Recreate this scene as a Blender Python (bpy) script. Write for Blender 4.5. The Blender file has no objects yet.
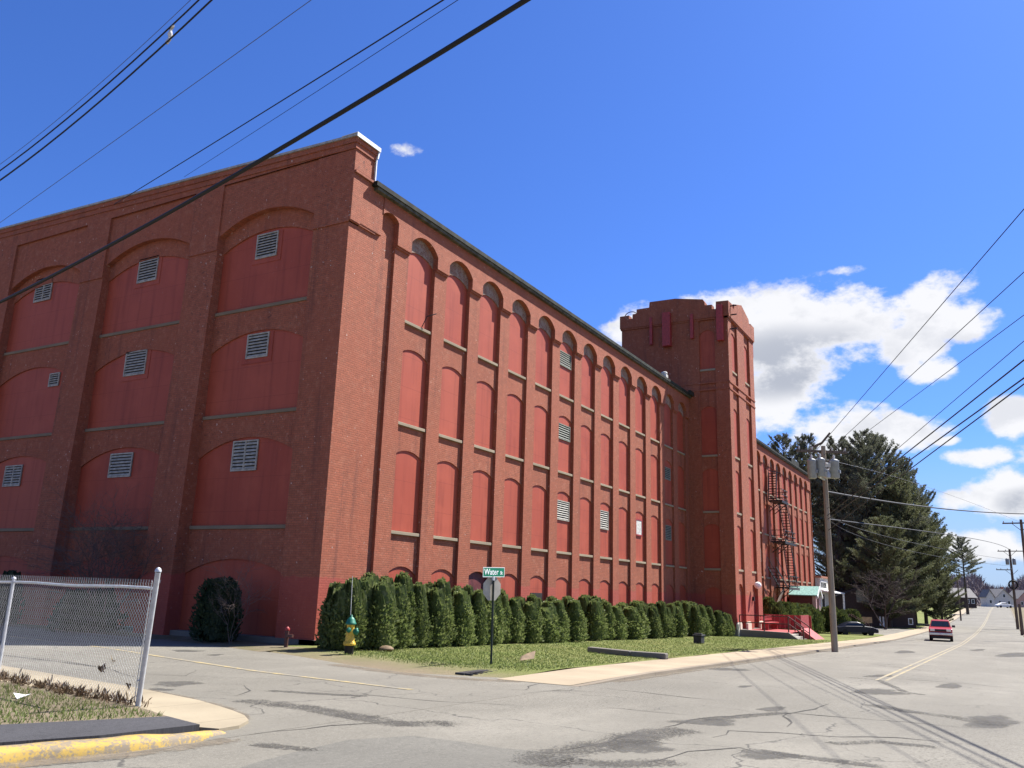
# light balance
SKY_DUST, SKY_OZONE, SKY_STR, CLOUD = .5, 6.0, .0435, 8.9
SUN_E, EXPOSURE = 5.0, 1.34
BR1, BR2, BRM = (.375,.112,.060), (.28,.090,.049), (.21,.085,.052)
PN1, PN2 = (.315,.055,.028), (.36,.076,.040)
import bpy, bmesh, math, random
import numpy as np
from mathutils import Vector, Matrix
random.seed(7)
SC = bpy.context.scene
COL = SC.collection
PI = math.pi
R_ = math.radians

# ------------------------------------------------------------------ camera solution (surveyed from the facade)
FPX = 843.64
CAM = np.array([-21.34, -19.21, 1.6])
def cam_axes(yaw, pitch, roll):
    F = np.array([math.cos(pitch)*math.cos(yaw), math.cos(pitch)*math.sin(yaw), math.sin(pitch)])
    r = np.cross(F, [0, 0, 1]); r /= np.linalg.norm(r); u = np.cross(r, F)
    c, s = math.cos(roll), math.sin(roll)
    return c*r+s*u, -s*r+c*u, F
CR, CU, CF = cam_axes(R_(29.8636), R_(13.7816), R_(1.83298))
def ray(x, y): return (x-512)/FPX*CR - (y-384)/FPX*CU + CF
def onx(x, y, X): d = ray(x, y); return CAM + d*(X-CAM[0])/d[0]
def ony(x, y, Y): d = ray(x, y); return CAM + d*(Y-CAM[1])/d[1]
def at(x, y, D): return CAM + ray(x, y)*D

# ------------------------------------------------------------------ terrain
KX = [-2000, -60, -21, 55, 75, 100, 130, 160, 200, 240, 280, 320, 380, 500, 2000]
KZ = [0.6, 0.6, 0.0, -1.29, -1.42, -1.5, -1.35, -0.95, -0.15, 0.6, 1.15, 1.5, 1.5, 1.2, 1.0]
def g(x): return float(np.interp(x, KX, KZ))
def gr(x, y, o=0.0):
    z = 0.0
    for i in range(60):
        d = ray(x, y); P = CAM + d*(z-CAM[2])/d[2]; z = .5*z + .5*(g(P[0])+o)
    return P
def lawnz(x, y): return g(x)+.1 + (0.02*max(0, min(40, y-3)) if x > 88 else 0)

# ------------------------------------------------------------------ object helpers
class MB:
    def __init__(s): s.v = []; s.f = []; s.sm = []
    def add(s, vs, fs, smooth=False):
        o = len(s.v); s.v += [tuple(map(float, p)) for p in vs]
        s.f += [tuple(i+o for i in f) for f in fs]; s.sm += [smooth]*len(fs)
    def box(s, x0, x1, y0, y1, z0, z1):
        s.add([(x0,y0,z0),(x1,y0,z0),(x1,y1,z0),(x0,y1,z0),(x0,y0,z1),(x1,y0,z1),(x1,y1,z1),(x0,y1,z1)],
              [(0,3,2,1),(4,5,6,7),(0,1,5,4),(1,2,6,5),(2,3,7,6),(3,0,4,7)])
    def obox(s, a, b, w, h, up=(0,0,1)):
        a = np.array(a, float); b = np.array(b, float); d = b-a; d = d/np.linalg.norm(d)
        sd = np.cross(d, up); sd = sd/np.linalg.norm(sd); u = np.cross(sd, d)
        P = []
        for c in (a, b):
            for i, j in ((-1,-1),(1,-1),(1,1),(-1,1)): P.append(c+sd*i*w/2+u*j*h/2)
        s.add(P, [(0,1,2,3),(7,6,5,4),(0,4,5,1),(1,5,6,2),(2,6,7,3),(3,7,4,0)])
    def prism(s, poly, mp, d0, d1):
        n = len(poly)
        vs = [mp(u, z, d0) for u, z in poly]+[mp(u, z, d1) for u, z in poly]
        s.add(vs, [tuple(range(n))[::-1], tuple(range(n, 2*n))]+[(i, (i+1)%n, n+(i+1)%n, n+i) for i in range(n)])
    def tube(s, pts, r, n=8, cap=True, smooth=True):
        pts = [np.array(p, float) for p in pts]; m = len(pts)
        rr = r if hasattr(r, '__len__') else [r]*m
        vs = []; pu = None
        for i, p in enumerate(pts):
            d = pts[min(i+1, m-1)]-pts[max(i-1, 0)]; d = d/(np.linalg.norm(d)+1e-12)
            if pu is None:
                ref = np.array([0,0,1.]) if abs(d[2]) < .9 else np.array([1.,0,0]); pu = np.cross(d, ref)
            pu = pu - d*(pu@d); pu = pu/(np.linalg.norm(pu)+1e-12); pv = np.cross(d, pu)
            for k in range(n):
                a = 2*PI*k/n; vs.append(p+rr[i]*(math.cos(a)*pu+math.sin(a)*pv))
        fs = [(i*n+k, i*n+(k+1)%n, (i+1)*n+(k+1)%n, (i+1)*n+k) for i in range(m-1) for k in range(n)]
        s.add(vs, fs, smooth)
        if cap: s.add(vs[:n], [tuple(range(n))[::-1]]); s.add(vs[-n:], [tuple(range(n))])
    def lathe(s, prof, c=(0,0,0), n=16, axis='z', smooth=True):
        vs = []
        for r, h in prof:
            for k in range(n):
                a = 2*PI*k/n; x, y = r*math.cos(a), r*math.sin(a)
                p = (x,y,h) if axis == 'z' else ((h,x,y) if axis == 'x' else (y,h,x))
                vs.append((c[0]+p[0], c[1]+p[1], c[2]+p[2]))
        m = len(prof)
        fs = [(i*n+k, i*n+(k+1)%n, (i+1)*n+(k+1)%n, (i+1)*n+k) for i in range(m-1) for k in range(n)]
        s.add(vs, fs, smooth); s.add(vs[:n], [tuple(range(n))[::-1]]); s.add(vs[-n:], [tuple(range(n))])
    def xf(s, M):
        s.v = [tuple(M @ Vector(p)) for p in s.v]; return s
    def build(s, name, mat, parent=None, recalc=True, bevel=0, local=False):
        me = bpy.data.meshes.new(name)
        v = s.v
        if parent is not None and not local:
            o = WORLD_LOC.get(parent.name, (0,0,0)); v = [(a-o[0], b-o[1], c-o[2]) for a, b, c in v]
        me.from_pydata(v, [], s.f)
        if recalc:
            bm = bmesh.new(); bm.from_mesh(me); bmesh.ops.recalc_face_normals(bm, faces=bm.faces)
            bm.to_mesh(me); bm.free()
        else: me.update()
        me.polygons.foreach_set('use_smooth', s.sm[:len(me.polygons)] if len(s.sm) == len(me.polygons) else [False]*len(me.polygons))
        me.materials.append(mat)
        ob = bpy.data.objects.new(name, me); COL.objects.link(ob)
        if parent is not None: ob.parent = parent; WORLD_LOC[ob.name] = WORLD_LOC.get(parent.name, (0,0,0))
        if bevel:
            md = ob.modifiers.new('bevel', 'BEVEL'); md.width = bevel; md.segments = 2; md.limit_method = 'ANGLE'
        return ob
WORLD_LOC = {}
def tag(o, label=None, cat=None, group=None, kind=None):
    if label: o['label'] = label
    if cat: o['category'] = cat
    if group: o['group'] = group
    if kind: o['kind'] = kind
    return o
def thing(name, label, cat, loc=(0,0,0), rz=0, group=None):
    o = bpy.data.objects.new(name, None); COL.objects.link(o); o.empty_display_size = .3
    o.location = loc; o.rotation_euler = (0,0,rz); WORLD_LOC[o.name] = tuple(map(float, loc))
    return tag(o, label, cat, group)
def struct(o, label=None): o['kind'] = 'structure'; o['label'] = label or o.name.replace('_', ' '); return o
def rawmesh(name, V, F, mat, parent=None, smooth=False):
    """fast mesh from numpy arrays; F has shape (n,3) or (n,4)"""
    me = bpy.data.meshes.new(name); k = F.shape[1]
    me.vertices.add(len(V)); me.vertices.foreach_set('co', V.astype('f').ravel())
    me.loops.add(F.size); me.loops.foreach_set('vertex_index', F.astype('i').ravel())
    me.polygons.add(len(F)); me.polygons.foreach_set('loop_start', np.arange(0, F.size, k, dtype='i'))
    me.update(calc_edges=True)
    if smooth: me.polygons.foreach_set('use_smooth', [True]*len(F))
    me.materials.append(mat); ob = bpy.data.objects.new(name, me); COL.objects.link(ob)
    if parent is not None: ob.parent = parent; WORLD_LOC[ob.name] = WORLD_LOC.get(parent.name, (0,0,0))
    return ob
def copy_tree(o, parent=None):
    c = o.copy(); COL.objects.link(c)
    if parent is not None: c.parent = parent
    for ch in list(o.children): copy_tree(ch, c)
    return c

# ------------------------------------------------------------------ material helpers
class NT:
    def __init__(s, name):
        s.m = bpy.data.materials.new(name); s.m.use_nodes = True; s.t = s.m.node_tree
        s.b = s.t.nodes['Principled BSDF']
    def n(s, typ, **kw):
        nd = s.t.nodes.new('ShaderNode'+typ)
        for k, v in kw.items():
            if k in nd.inputs.keys() if isinstance(k, str) else False: pass
            setattr(nd, k, v)
        return nd
    def set(s, sock, v):
        if isinstance(v, bpy.types.NodeSocket): s.t.links.new(v, sock)
        elif hasattr(v, '__len__') and sock.type == 'RGBA' and len(v) == 3: sock.default_value = (*v, 1)
        else: sock.default_value = v
    def math(s, op, a, b=None, c=None, clamp=False):
        nd = s.n('Math', operation=op, use_clamp=clamp)
        for i, v in enumerate((a, b, c)):
            if v is not None: s.set(nd.inputs[i], v)
        return nd.outputs[0]
    def mix(s, f, a, b, mode='MIX'):
        nd = s.n('MixRGB', blend_type=mode); s.set(nd.inputs[0], f); s.set(nd.inputs[1], a); s.set(nd.inputs[2], b); return nd.outputs[0]
    def noise(s, vec, scale, detail=4, rough=.55, dim='3D'):
        nd = s.n('TexNoise', noise_dimensions=dim); s.set(nd.inputs['Vector'], vec); nd.inputs['Scale'].default_value = scale
        nd.inputs['Detail'].default_value = detail; nd.inputs['Roughness'].default_value = rough; return nd.outputs['Fac']
    def ramp(s, f, lo, hi, a=0., b=1.):
        nd = s.n('MapRange', interpolation_type='SMOOTHSTEP'); s.set(nd.inputs[0], f)
        for i, v in enumerate((lo, hi, a, b)): nd.inputs[i+1].default_value = v
        return nd.outputs[0]
    def pos(s): return s.n('NewGeometry').outputs['Position']
    def obj(s): return s.n('TexCoord').outputs['Object']
    def sep(s, v): nd = s.n('SeparateXYZ'); s.set(nd.inputs[0], v); return nd.outputs
    def comb(s, x, y, z):
        nd = s.n('CombineXYZ')
        for i, v in enumerate((x, y, z)): s.set(nd.inputs[i], v)
        return nd.outputs[0]
    def scalev(s, v, sc):
        nd = s.n('VectorMath', operation='MULTIPLY'); s.set(nd.inputs[0], v); nd.inputs[1].default_value = sc; return nd.outputs[0]
    def bump(s, h, st=.3, dist=.02):
        nd = s.n('Bump'); nd.inputs['Strength'].default_value = st; nd.inputs['Distance'].default_value = dist
        s.set(nd.inputs['Height'], h); s.t.links.new(nd.outputs[0], s.b.inputs['Normal'])
    def out(s, color, rough=.8, spec=.3, metal=0):
        s.set(s.b.inputs['Base Color'], color); s.set(s.b.inputs['Roughness'], rough)
        s.b.inputs['Specular IOR Level'].default_value = spec; s.b.inputs['Metallic'].default_value = metal
        return s.m
def simple(name, col, rough=.7, spec=.3, metal=0, var=.25, sc=6.):
    t = NT(name); n = t.noise(t.obj(), sc, 5)
    c = t.mix(t.ramp(n, .3, .7), tuple(x*(1-var) for x in col), tuple(min(1, x*(1+var)) for x in col))
    return t.out(c, rough, spec, metal)
def wallcoord(t):
    nrm = t.sep(t.n('NewGeometry').outputs['True Normal']); p = t.sep(t.pos())
    isx = t.math('GREATER_THAN', t.math('ABSOLUTE', nrm[0]), .5)
    u = t.math('ADD', t.math('MULTIPLY', isx, p[1]), t.math('MULTIPLY', t.math('SUBTRACT', 1, isx), p[0]))
    return t.comb(u, p[2], 0.), p

def mat_brick(name='painted_brick', paintline=1.85):
    t = NT(name); uv, p = wallcoord(t); pos = t.pos()
    br = t.n('TexBrick'); t.set(br.inputs['Vector'], uv); br.inputs['Scale'].default_value = 1
    br.inputs['Brick Width'].default_value = .22; br.inputs['Row Height'].default_value = .078
    br.inputs['Mortar Size'].default_value = .009; br.inputs['Mortar Smooth'].default_value = .3
    t.set(br.inputs['Color1'], BR1); t.set(br.inputs['Color2'], BR2); t.set(br.inputs['Mortar'], BRM)
    big = t.noise(pos, .35, 5, .6); mid = t.noise(pos, 2.2, 5, .65); fine = t.noise(pos, 22, 3, .6)
    c = t.mix(t.ramp(big, .38, .68, 0, .7), br.outputs['Color'], tuple(x*.86 for x in BR1))
    c = t.mix(t.ramp(mid, .5, .8, 0, .45), c, tuple(x*k for x, k in zip(BR1, (1.04,1.45,1.6))))
    c = t.mix(t.ramp(fine, .52, .72, 0, .5), c, (.13,.045,.032))
    c = t.mix(t.ramp(t.noise(pos, .11, 3, .5), .4, .62, 0, .35), c, tuple(x*.62 for x in BR1))
    fl = t.noise(pos, 9, 2, .5); fm = t.noise(pos, .9, 3, .6)
    flake = t.math('MULTIPLY', t.ramp(fl, .685, .72), t.ramp(fm, .46, .60))
    c = t.mix(t.math('MULTIPLY', flake, .85), c, (.56,.44,.37))
    dk = t.math('MULTIPLY', t.ramp(t.noise(pos, 8, 3, .6), .62, .67), t.ramp(t.noise(pos, .5, 3, .6), .47, .6))
    c = t.mix(t.math('MULTIPLY', dk, .75), c, (.09,.042,.034))
    pt = t.noise(pos, 4.2, 6, .78); c = t.mix(t.ramp(pt, .5, .66, 0, .5), c, tuple(x*.55 for x in BR1)); c = t.mix(t.ramp(pt, .46, .34, 0, .4), c, tuple(x*k for x, k in zip(BR1, (1.12,1.75,2.1))))
    # vertical rain streaks
    st = t.noise(t.comb(t.math('MULTIPLY', p[0], 2.3), t.math('MULTIPLY', p[1], 2.3), t.math('MULTIPLY', p[2], .12)), 1, 4, .6)
    c = t.mix(t.ramp(st, .53, .76, 0, .5), c, (.12,.045,.034))
    line = t.math('ADD', p[2], t.math('MULTIPLY', mid, .35))
    lo = t.ramp(line, paintline+.12, paintline+.2, 1, 0)
    red = t.mix(t.ramp(big, .3, .7), (.40,.066,.054), (.33,.055,.046))
    c = t.mix(t.math('MULTIPLY', lo, .55), c, red)
    t.bump(t.math('ADD', br.outputs['Fac'], t.math('MULTIPLY', fine, -.8)), .55, -.012)
    return t.out(c, .82, .25)
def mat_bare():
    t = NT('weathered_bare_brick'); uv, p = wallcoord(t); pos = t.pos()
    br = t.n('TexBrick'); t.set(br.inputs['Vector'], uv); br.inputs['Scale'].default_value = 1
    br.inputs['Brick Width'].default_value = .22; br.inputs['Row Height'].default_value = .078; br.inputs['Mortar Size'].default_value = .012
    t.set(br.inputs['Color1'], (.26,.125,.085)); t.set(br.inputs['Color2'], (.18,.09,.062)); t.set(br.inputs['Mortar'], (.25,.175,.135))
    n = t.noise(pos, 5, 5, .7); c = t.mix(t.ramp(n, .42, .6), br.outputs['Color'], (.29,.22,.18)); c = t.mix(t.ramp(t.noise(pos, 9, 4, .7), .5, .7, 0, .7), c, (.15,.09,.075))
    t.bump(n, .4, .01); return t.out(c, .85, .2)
def mat_panel():
    t = NT('red_panel_paint'); p = t.sep(t.pos())
    rnd = t.n('ObjectInfo').outputs['Random']
    st = t.noise(t.comb(t.math('ADD', t.math('MULTIPLY', p[0], 4), t.math('MULTIPLY', rnd, 40)), t.math('MULTIPLY', p[1], 4), t.math('MULTIPLY', p[2], .22)), 1, 4, .6)
    big = t.noise(t.pos(), .8, 3)
    base = t.mix(rnd, PN1, PN2)
    c = t.mix(t.ramp(st, .45, .75, 0, .55), base, tuple(x*.62 for x in PN1))
    c = t.mix(t.ramp(big, .45, .7, 0, .5), c, tuple(x*1.12 for x in PN2))
    # plywood sheet joints
    j = t.n('TexWave', wave_type='BANDS', bands_direction='X'); t.set(j.inputs['Vector'], t.pos()); j.inputs['Scale'].default_value = .26
    fz = t.math('FRACT', t.math('ADD', t.math('MULTIPLY', p[2], 1/1.22), t.math('MULTIPLY', rnd, 7.3)))
    c = t.mix(t.math('MULTIPLY', t.math('LESS_THAN', fz, .014), .45), c, tuple(x*.45 for x in PN1))
    pe = t.math('MULTIPLY', t.ramp(t.noise(t.pos(), 6, 4, .7), .64, .68), t.ramp(t.noise(t.pos(), .7, 2), .52, .6)); c = t.mix(t.math('MULTIPLY', pe, .5), c, (.30,.17,.14))
    return t.out(c, .62, .3)
def mat_asphalt(name='old_asphalt', base=(.178,.166,.136)):
    t = NT(name); pos = t.pos(); p = t.sep(pos)
    flat = t.comb(p[0], p[1], 0.)
    big = t.noise(flat, .12, 5, .6); mid = t.noise(flat, 1.1, 6, .7); fine = t.noise(flat, 38, 3, .7); agg = t.noise(flat, 120, 2, .5)
    c = t.mix(t.ramp(big, .35, .68), tuple(x*.78 for x in base), tuple(x*1.17 for x in base))
    c = t.mix(t.ramp(mid, .42, .72, 0, .65), c, tuple(x*.70 for x in base))
    med = t.noise(flat, 9, 4, .7)
    c = t.mix(t.ramp(med, .5, .66, 0, .55), c, tuple(x*.6 for x in base))
    c = t.mix(t.ramp(t.noise(flat, 15, 4, .75), .52, .64, 0, .5), c, tuple(x*1.3 for x in base))
    c = t.mix(t.ramp(fine, .46, .7, 0, .65), c, tuple(x*.5 for x in base))
    rv = t.noise(t.comb(t.math('MULTIPLY', p[0], .12), t.math('MULTIPLY', p[1], .45), 0.), 1, 5, .65); pit = t.noise(flat, 20, 3, .75)
    c = t.mix(t.math('MULTIPLY', t.ramp(rv, .46, .6), t.ramp(pit, .51, .59, 0, .8)), c, tuple(x*.42 for x in base))
    c = t.mix(t.ramp(agg, .54, .68, 0, .6), c, tuple(min(1, x*1.75) for x in base))
    # traffic-polished wheel tracks running along the street
    lane = t.noise(t.comb(t.math('MULTIPLY', p[0], .035), t.math('MULTIPLY', p[1], .75), 0.), 1, 3, .5)
    c = t.mix(t.ramp(lane, .45, .62, 0, .4), c, tuple(x*.8 for x in base))
    # crazing: broken voronoi cell edges, warped
    w = t.n('TexNoise'); t.set(w.inputs['Vector'], flat); w.inputs['Scale'].default_value = .8; w.inputs['Detail'].default_value = 5
    wv = t.n('VectorMath', operation='MULTIPLY_ADD'); t.set(wv.inputs[0], w.outputs['Color']); wv.inputs[1].default_value = (1.6,1.6,0); t.set(wv.inputs[2], flat)
    for sc, wd, lo in ((.19, .005, .45), (.9, .016, .58)):
        vo = t.n('TexVoronoi', feature='DISTANCE_TO_EDGE', voronoi_dimensions='2D'); t.set(vo.inputs['Vector'], wv.outputs[0]); vo.inputs['Scale'].default_value = sc
        m = t.math('MULTIPLY', t.ramp(vo.outputs['Distance'], wd*.3, wd, 1, 0), t.ramp(t.noise(flat, .22+sc*.1, 3), lo-.05, lo+.08))
        c = t.mix(t.math('MULTIPLY', m, .75), c, (.045,.043,.04))
    t.bump(t.math('ADD', fine, t.math('MULTIPLY', agg, .6)), .5, .008)
    return t.out(c, .88, .2)
def mat_decal(name, col, rav=0.):
    t = NT(name+'_decal'); pos = t.pos(); p = t.sep(pos); flat = t.comb(p[0], p[1], 0.)
    at_ = t.n('Attribute'); at_.attribute_name = 'fade'
    n = t.math('ADD', t.math('MULTIPLY', t.noise(flat, 1.3, 6, .7), .65), t.math('MULTIPLY', t.noise(flat, 14, 4, .7), .5))
    if rav: n = t.math('ADD', t.math('MULTIPLY', n, .55), t.math('MULTIPLY', t.noise(flat, 24, 3, .75), .55))
    a = t.ramp(t.math('ADD', at_.outputs['Fac'], t.math('MULTIPLY', t.math('SUBTRACT', n, .57), 3.6)), .2, .8, 0, .55)
    if rav: a = t.ramp(t.math('ADD', at_.outputs['Fac'], t.math('MULTIPLY', t.math('SUBTRACT', n, .55), 5.5)), .62, 1.15, 0, .75)
    f = t.noise(flat, 40, 3, .7); m_ = t.noise(flat, 3, 4, .6)
    c = t.mix(t.ramp(m_, .35, .7), tuple(x*.75 for x in col), tuple(x*1.25 for x in col)); c = t.mix(t.ramp(f, .45, .7, 0, .6), c, tuple(x*.5 for x in col))
    c = t.mix(t.ramp(t.noise(flat, 110, 2), .56, .7, 0, .5), c, tuple(x*1.9 for x in col))
    t.bump(f, .5, .008); t.out(c, .88, .2)
    tr = t.n('BsdfTransparent'); mx = t.n('MixShader'); t.set(mx.inputs[0], a); t.t.links.new(tr.outputs[0], mx.inputs[1]); t.t.links.new(t.b.outputs[0], mx.inputs[2])
    t.t.links.new(mx.outputs[0], t.t.nodes['Material Output'].inputs[0]); return t.m
def fade_attr(ob, vals):
    a = ob.data.attributes.new('fade', 'FLOAT', 'POINT'); a.data.foreach_set('value', vals)
def mat_paint(name, col, lo=.42, hi=.58, under=(.19,.183,.172)):
    t = NT(name); pos = t.pos()
    m = t.math('ADD', t.math('MULTIPLY', t.noise(pos, 2.5, 6, .75), .6), t.math('MULTIPLY', t.noise(pos, 28, 3, .7), .4))
    f = t.ramp(m, lo, hi)
    c = t.mix(f, under, col); c = t.mix(t.ramp(t.noise(pos, 60, 2), .5, .75, 0, .3), c, tuple(x*.6 for x in col))
    return t.out(c, .8, .25)
def mat_concrete(name, col, joint=None, axis=0):
    t = NT(name); pos = t.pos(); p = t.sep(pos)
    big = t.noise(pos, .5, 5, .6); fine = t.noise(pos, 30, 4, .7); mid = t.noise(pos, 4, 5, .7)
    c = t.mix(t.ramp(big, .35, .7), tuple(x*.85 for x in col), tuple(x*1.1 for x in col))
    c = t.mix(t.ramp(mid, .52, .75, 0, .4), c, tuple(x*.66 for x in col))
    c = t.mix(t.ramp(fine, .5, .8, 0, .4), c, tuple(x*.6 for x in col))
    if joint:
        fr = t.math('FRACT', t.math('MULTIPLY', p[axis], 1/joint)); m = t.math('LESS_THAN', fr, .014/joint)
        c = t.mix(t.math('MULTIPLY', m, .7), c, tuple(x*.25 for x in col))
    t.bump(fine, .3, .006)
    return t.out(c, .86, .2)
def mat_lawn():
    t = NT('spring_lawn'); pos = t.pos(); p = t.sep(pos)
    big = t.noise(pos, .28, 4, .6); mid = t.noise(pos, 1.7, 5, .7); fine = t.noise(pos, 25, 4, .7)
    c = t.mix(t.ramp(big, .36, .64), (.115,.145,.036), (.165,.172,.06))
    c = t.mix(t.ramp(mid, .45, .7, 0, .8), c, (.105,.13,.034))
    c = t.mix(t.ramp(fine, .45, .72, 0, .6), c, (.19,.17,.08))
    # bare sandy edge at the street corner
    e = t.math('ADD', p[0], t.math('MULTIPLY', p[1], -.25)); e = t.math('ADD', e, t.math('MULTIPLY', mid, 2.2))
    c = t.mix(t.ramp(e, -2.2, 1.0, .95, 0), c, (.20,.158,.112))
    t.bump(fine, .8, .05)
    return t.out(c, .95, .1)
def mat_dirt():
    t = NT('sandy_dirt'); pos = t.pos()
    n = t.noise(pos, 1.5, 5, .7); f = t.noise(pos, 20, 4, .7)
    c = t.mix(t.ramp(n, .35, .65), (.185,.148,.105), (.125,.115,.06)); c = t.mix(t.ramp(f, .5, .75, 0, .6), c, (.09,.075,.05))
    t.bump(f, .8, .04); return t.out(c, .95, .1)
def mat_leaf(name, a, b, c3, trans=.25, sc=1.5):
    t = NT(name); rnd = t.n('ObjectInfo').outputs['Random']; pos = t.pos()
    n = t.noise(pos, sc, 3); f = t.noise(pos, 11, 2)
    c = t.mix(t.ramp(n, .35, .65), a, b); c = t.mix(t.ramp(f, .52, .7, 0, .7), c, c3)
    hs = t.n('HueSaturation'); t.set(hs.inputs['Color'], c); t.set(hs.inputs['Value'], t.math('ADD', .8, t.math('MULTIPLY', rnd, .4)))
    m = t.out(hs.outputs[0], .6, .25)
    if trans:
        tr = t.n('BsdfTranslucent'); t.set(tr.inputs[0], hs.outputs[0]); mx = t.n('MixShader'); mx.inputs[0].default_value = trans
        t.t.links.new(t.b.outputs[0], mx.inputs[1]); t.t.links.new(tr.outputs[0], mx.inputs[2])
        t.t.links.new(mx.outputs[0], t.t.nodes['Material Output'].inputs[0])
    return m
def mat_bark(name, a, b, sz=(9,9,1.2)):
    t = NT(name); o = t.scalev(t.obj(), sz); n = t.noise(o, 1, 6, .7)
    c = t.mix(t.ramp(n, .35, .68), a, b); t.bump(n, .6, .02); return t.out(c, .9, .15)
def mat_glass(name='dark_glass'):
    t = NT(name); return t.out((.012,.015,.018), .06, .6)

M = {}
M['brick'] = mat_brick(); M['brick_far'] = M['brick']
M['panel'] = mat_panel()
M['asphalt'] = mat_asphalt()
M['patch'] = mat_asphalt('tar_patch', (.07,.066,.058)); M['repave'] = mat_asphalt('newer_grey_asphalt', (.145,.138,.117))
M['decal'] = mat_decal('tar_patch', (.085,.081,.073)); M['decal_dirt'] = mat_decal('grit', (.19,.155,.11)); M['decal_dark'] = mat_decal('ravelled', (.085,.08,.07), 1.)
M['black_asphalt'] = mat_asphalt('newer_black_asphalt', (.062,.061,.064))
M['yellow'] = mat_paint('worn_yellow_paint', (.42,.32,.125), .45, .63, (.19,.178,.15))
M['kerb_yellow'] = mat_paint('chipped_yellow_kerb_paint', (.41,.275,.065), .46, .555, (.20,.165,.12))
M['sidewalk'] = mat_concrete('tan_concrete', (.31,.252,.172), 1.5, 0)
M['sidewalk_side'] = mat_concrete('tan_concrete_plain', (.285,.24,.165), 1.5, 1)
M['granite'] = mat_concrete('granite', (.21,.175,.13), 2.0, 0)
M['stone'] = mat_concrete('foundation_stone', (.17,.155,.135))
M['cream_stone'] = mat_concrete('cream_stone', (.58,.53,.42))
M['sill'] = mat_concrete('sandstone_sill', (.30,.245,.17)); M['sill_dirty_shaded'] = mat_concrete('dirty_shaded_sandstone_sill', (.215,.165,.11))  # second one: dirty gable sills, colour darkened further for the shade there
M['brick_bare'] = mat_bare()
M['concrete'] = mat_concrete('grey_concrete', (.36,.33,.28))
M['lawn'] = mat_lawn(); M['dirt'] = mat_dirt()
M['coping'] = simple('pale_metal_coping', (.62,.62,.60), .45, .5, .3, .1)
M['coping_dark'] = simple('weathered_grey_coping', (.34,.32,.28), .6, .4, .2, .2)
M['eave'] = simple('dark_weathered_eave', (.024,.026,.02), .8, .2, 0, .6, 2.5)
M['eave_soffit'] = simple('grey_green_soffit_board', (.085,.08,.058), .8, .2, 0, .5, 3)
M['roof'] = simple('black_roofing', (.03,.03,.032), .9)
M['louver'] = simple('pale_grey_louver', (.34,.32,.27), .6, .3, 0, .25)
M['louver_dark'] = simple('louver_shadow_void', (.02,.018,.018), .9)
M['louver_green'] = simple('grey_green_louver', (.19,.20,.16), .6)
M['maroon'] = simple('maroon_door_paint', (.115,.028,.028), .6)
M['board_red'] = simple('crimson_board_paint', (.30,.036,.034), .5, .4, 0, .2)
M['deck_red'] = simple('red_deck_paint', (.33,.055,.052), .6, .3, 0, .2)
M['rail'] = simple('dark_rust_rail', (.10,.045,.038), .6, .4, .3)
M['iron'] = simple('black_iron', (.028,.024,.024), .55, .4, .4, .4)
M['galv'] = simple('galvanised_steel', (.50,.51,.51), .45, .5, .35, .12, 14)
M['white'] = simple('white_paint', (.72,.72,.70), .5)
M['offwhite'] = simple('aged_white_siding', (.52,.51,.47), .7)
M['green_roof'] = simple('pale_green_metal_roof', (.22,.40,.34), .5, .4)
M['shingle'] = simple('grey_shingle', (.20,.19,.18), .9, .2, 0, .3)
M['dark_brown'] = simple('dark_brown_siding', (.045,.030,.026), .8)
M['glass'] = mat_glass()
M['pole'] = mat_bark('weathered_pole_wood', (.22,.18,.135), (.36,.30,.22), (14,14,.6))
M['pole_dark'] = mat_bark('dark_pole_wood', (.10,.075,.06), (.17,.13,.10), (14,14,.6))
M['xfmr'] = simple('transformer_grey', (.27,.285,.285), .5, .4, .2, .1)
M['wire'] = simple('black_cable', (.012,.012,.013), .6, .3, 0, 0)
M['wire_grey'] = simple('grey_strand', (.10,.10,.105), .5, .4, .5, 0)
M['porcelain'] = simple('porcelain', (.5,.48,.45), .3, .5)
M['sign_green'] = simple('sign_green', (.0,.17,.085), .45, .4, 0, .1)
M['sign_white'] = simple('sign_white', (.82,.84,.82), .45, .4, 0, .03)
M['alu'] = simple('bare_aluminium', (.40,.375,.31), .6, .3, .1, .1)
M['post_green'] = simple('dark_green_post', (.022,.03,.022), .6)
M['hyd_yellow'] = simple('hydrant_yellow', (.60,.38,.04), .5, .4, 0, .25, 20)
M['hyd_green'] = simple('hydrant_green', (.01,.14,.085), .5, .4)
M['hyd_black'] = simple('hydrant_black', (.02,.018,.016), .7)
M['arb'] = mat_leaf('arborvitae_foliage', (.110,.145,.042), (.16,.198,.062), (.31,.32,.155), .35)
M['yew'] = mat_leaf('yew_foliage', (.032,.052,.026), (.045,.068,.03), (.06,.08,.035))
M['clip'] = mat_leaf('clipped_shrub_foliage', (.065,.09,.022), (.10,.125,.035), (.14,.15,.05))
M['pine'] = mat_leaf('pine_needles', (.090,.102,.064), (.13,.138,.092), (.25,.235,.185), .3, .25)
M['pine_light'] = mat_leaf('light_pine_needles', (.105,.12,.058), (.145,.158,.078), (.24,.23,.14), .3, .25)
M['bark'] = mat_bark('pine_bark', (.05,.038,.03), (.10,.08,.065))
M['twig'] = mat_bark('bare_twig', (.10,.075,.065), (.17,.13,.115))
M['grass'] = mat_leaf('grass_blades', (.145,.172,.048), (.12,.17,.038), (.24,.22,.10), .3, .5)
M['weed'] = mat_leaf('dry_weed', (.10,.062,.035), (.15,.10,.055), (.24,.19,.11), .2)
M['truck_red'] = simple('truck_red', (.30,.014,.018), .3, .5, 0, .05)
M['car_navy'] = simple('car_navy', (.006,.007,.018), .32, .3, 0, .05)
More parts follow.
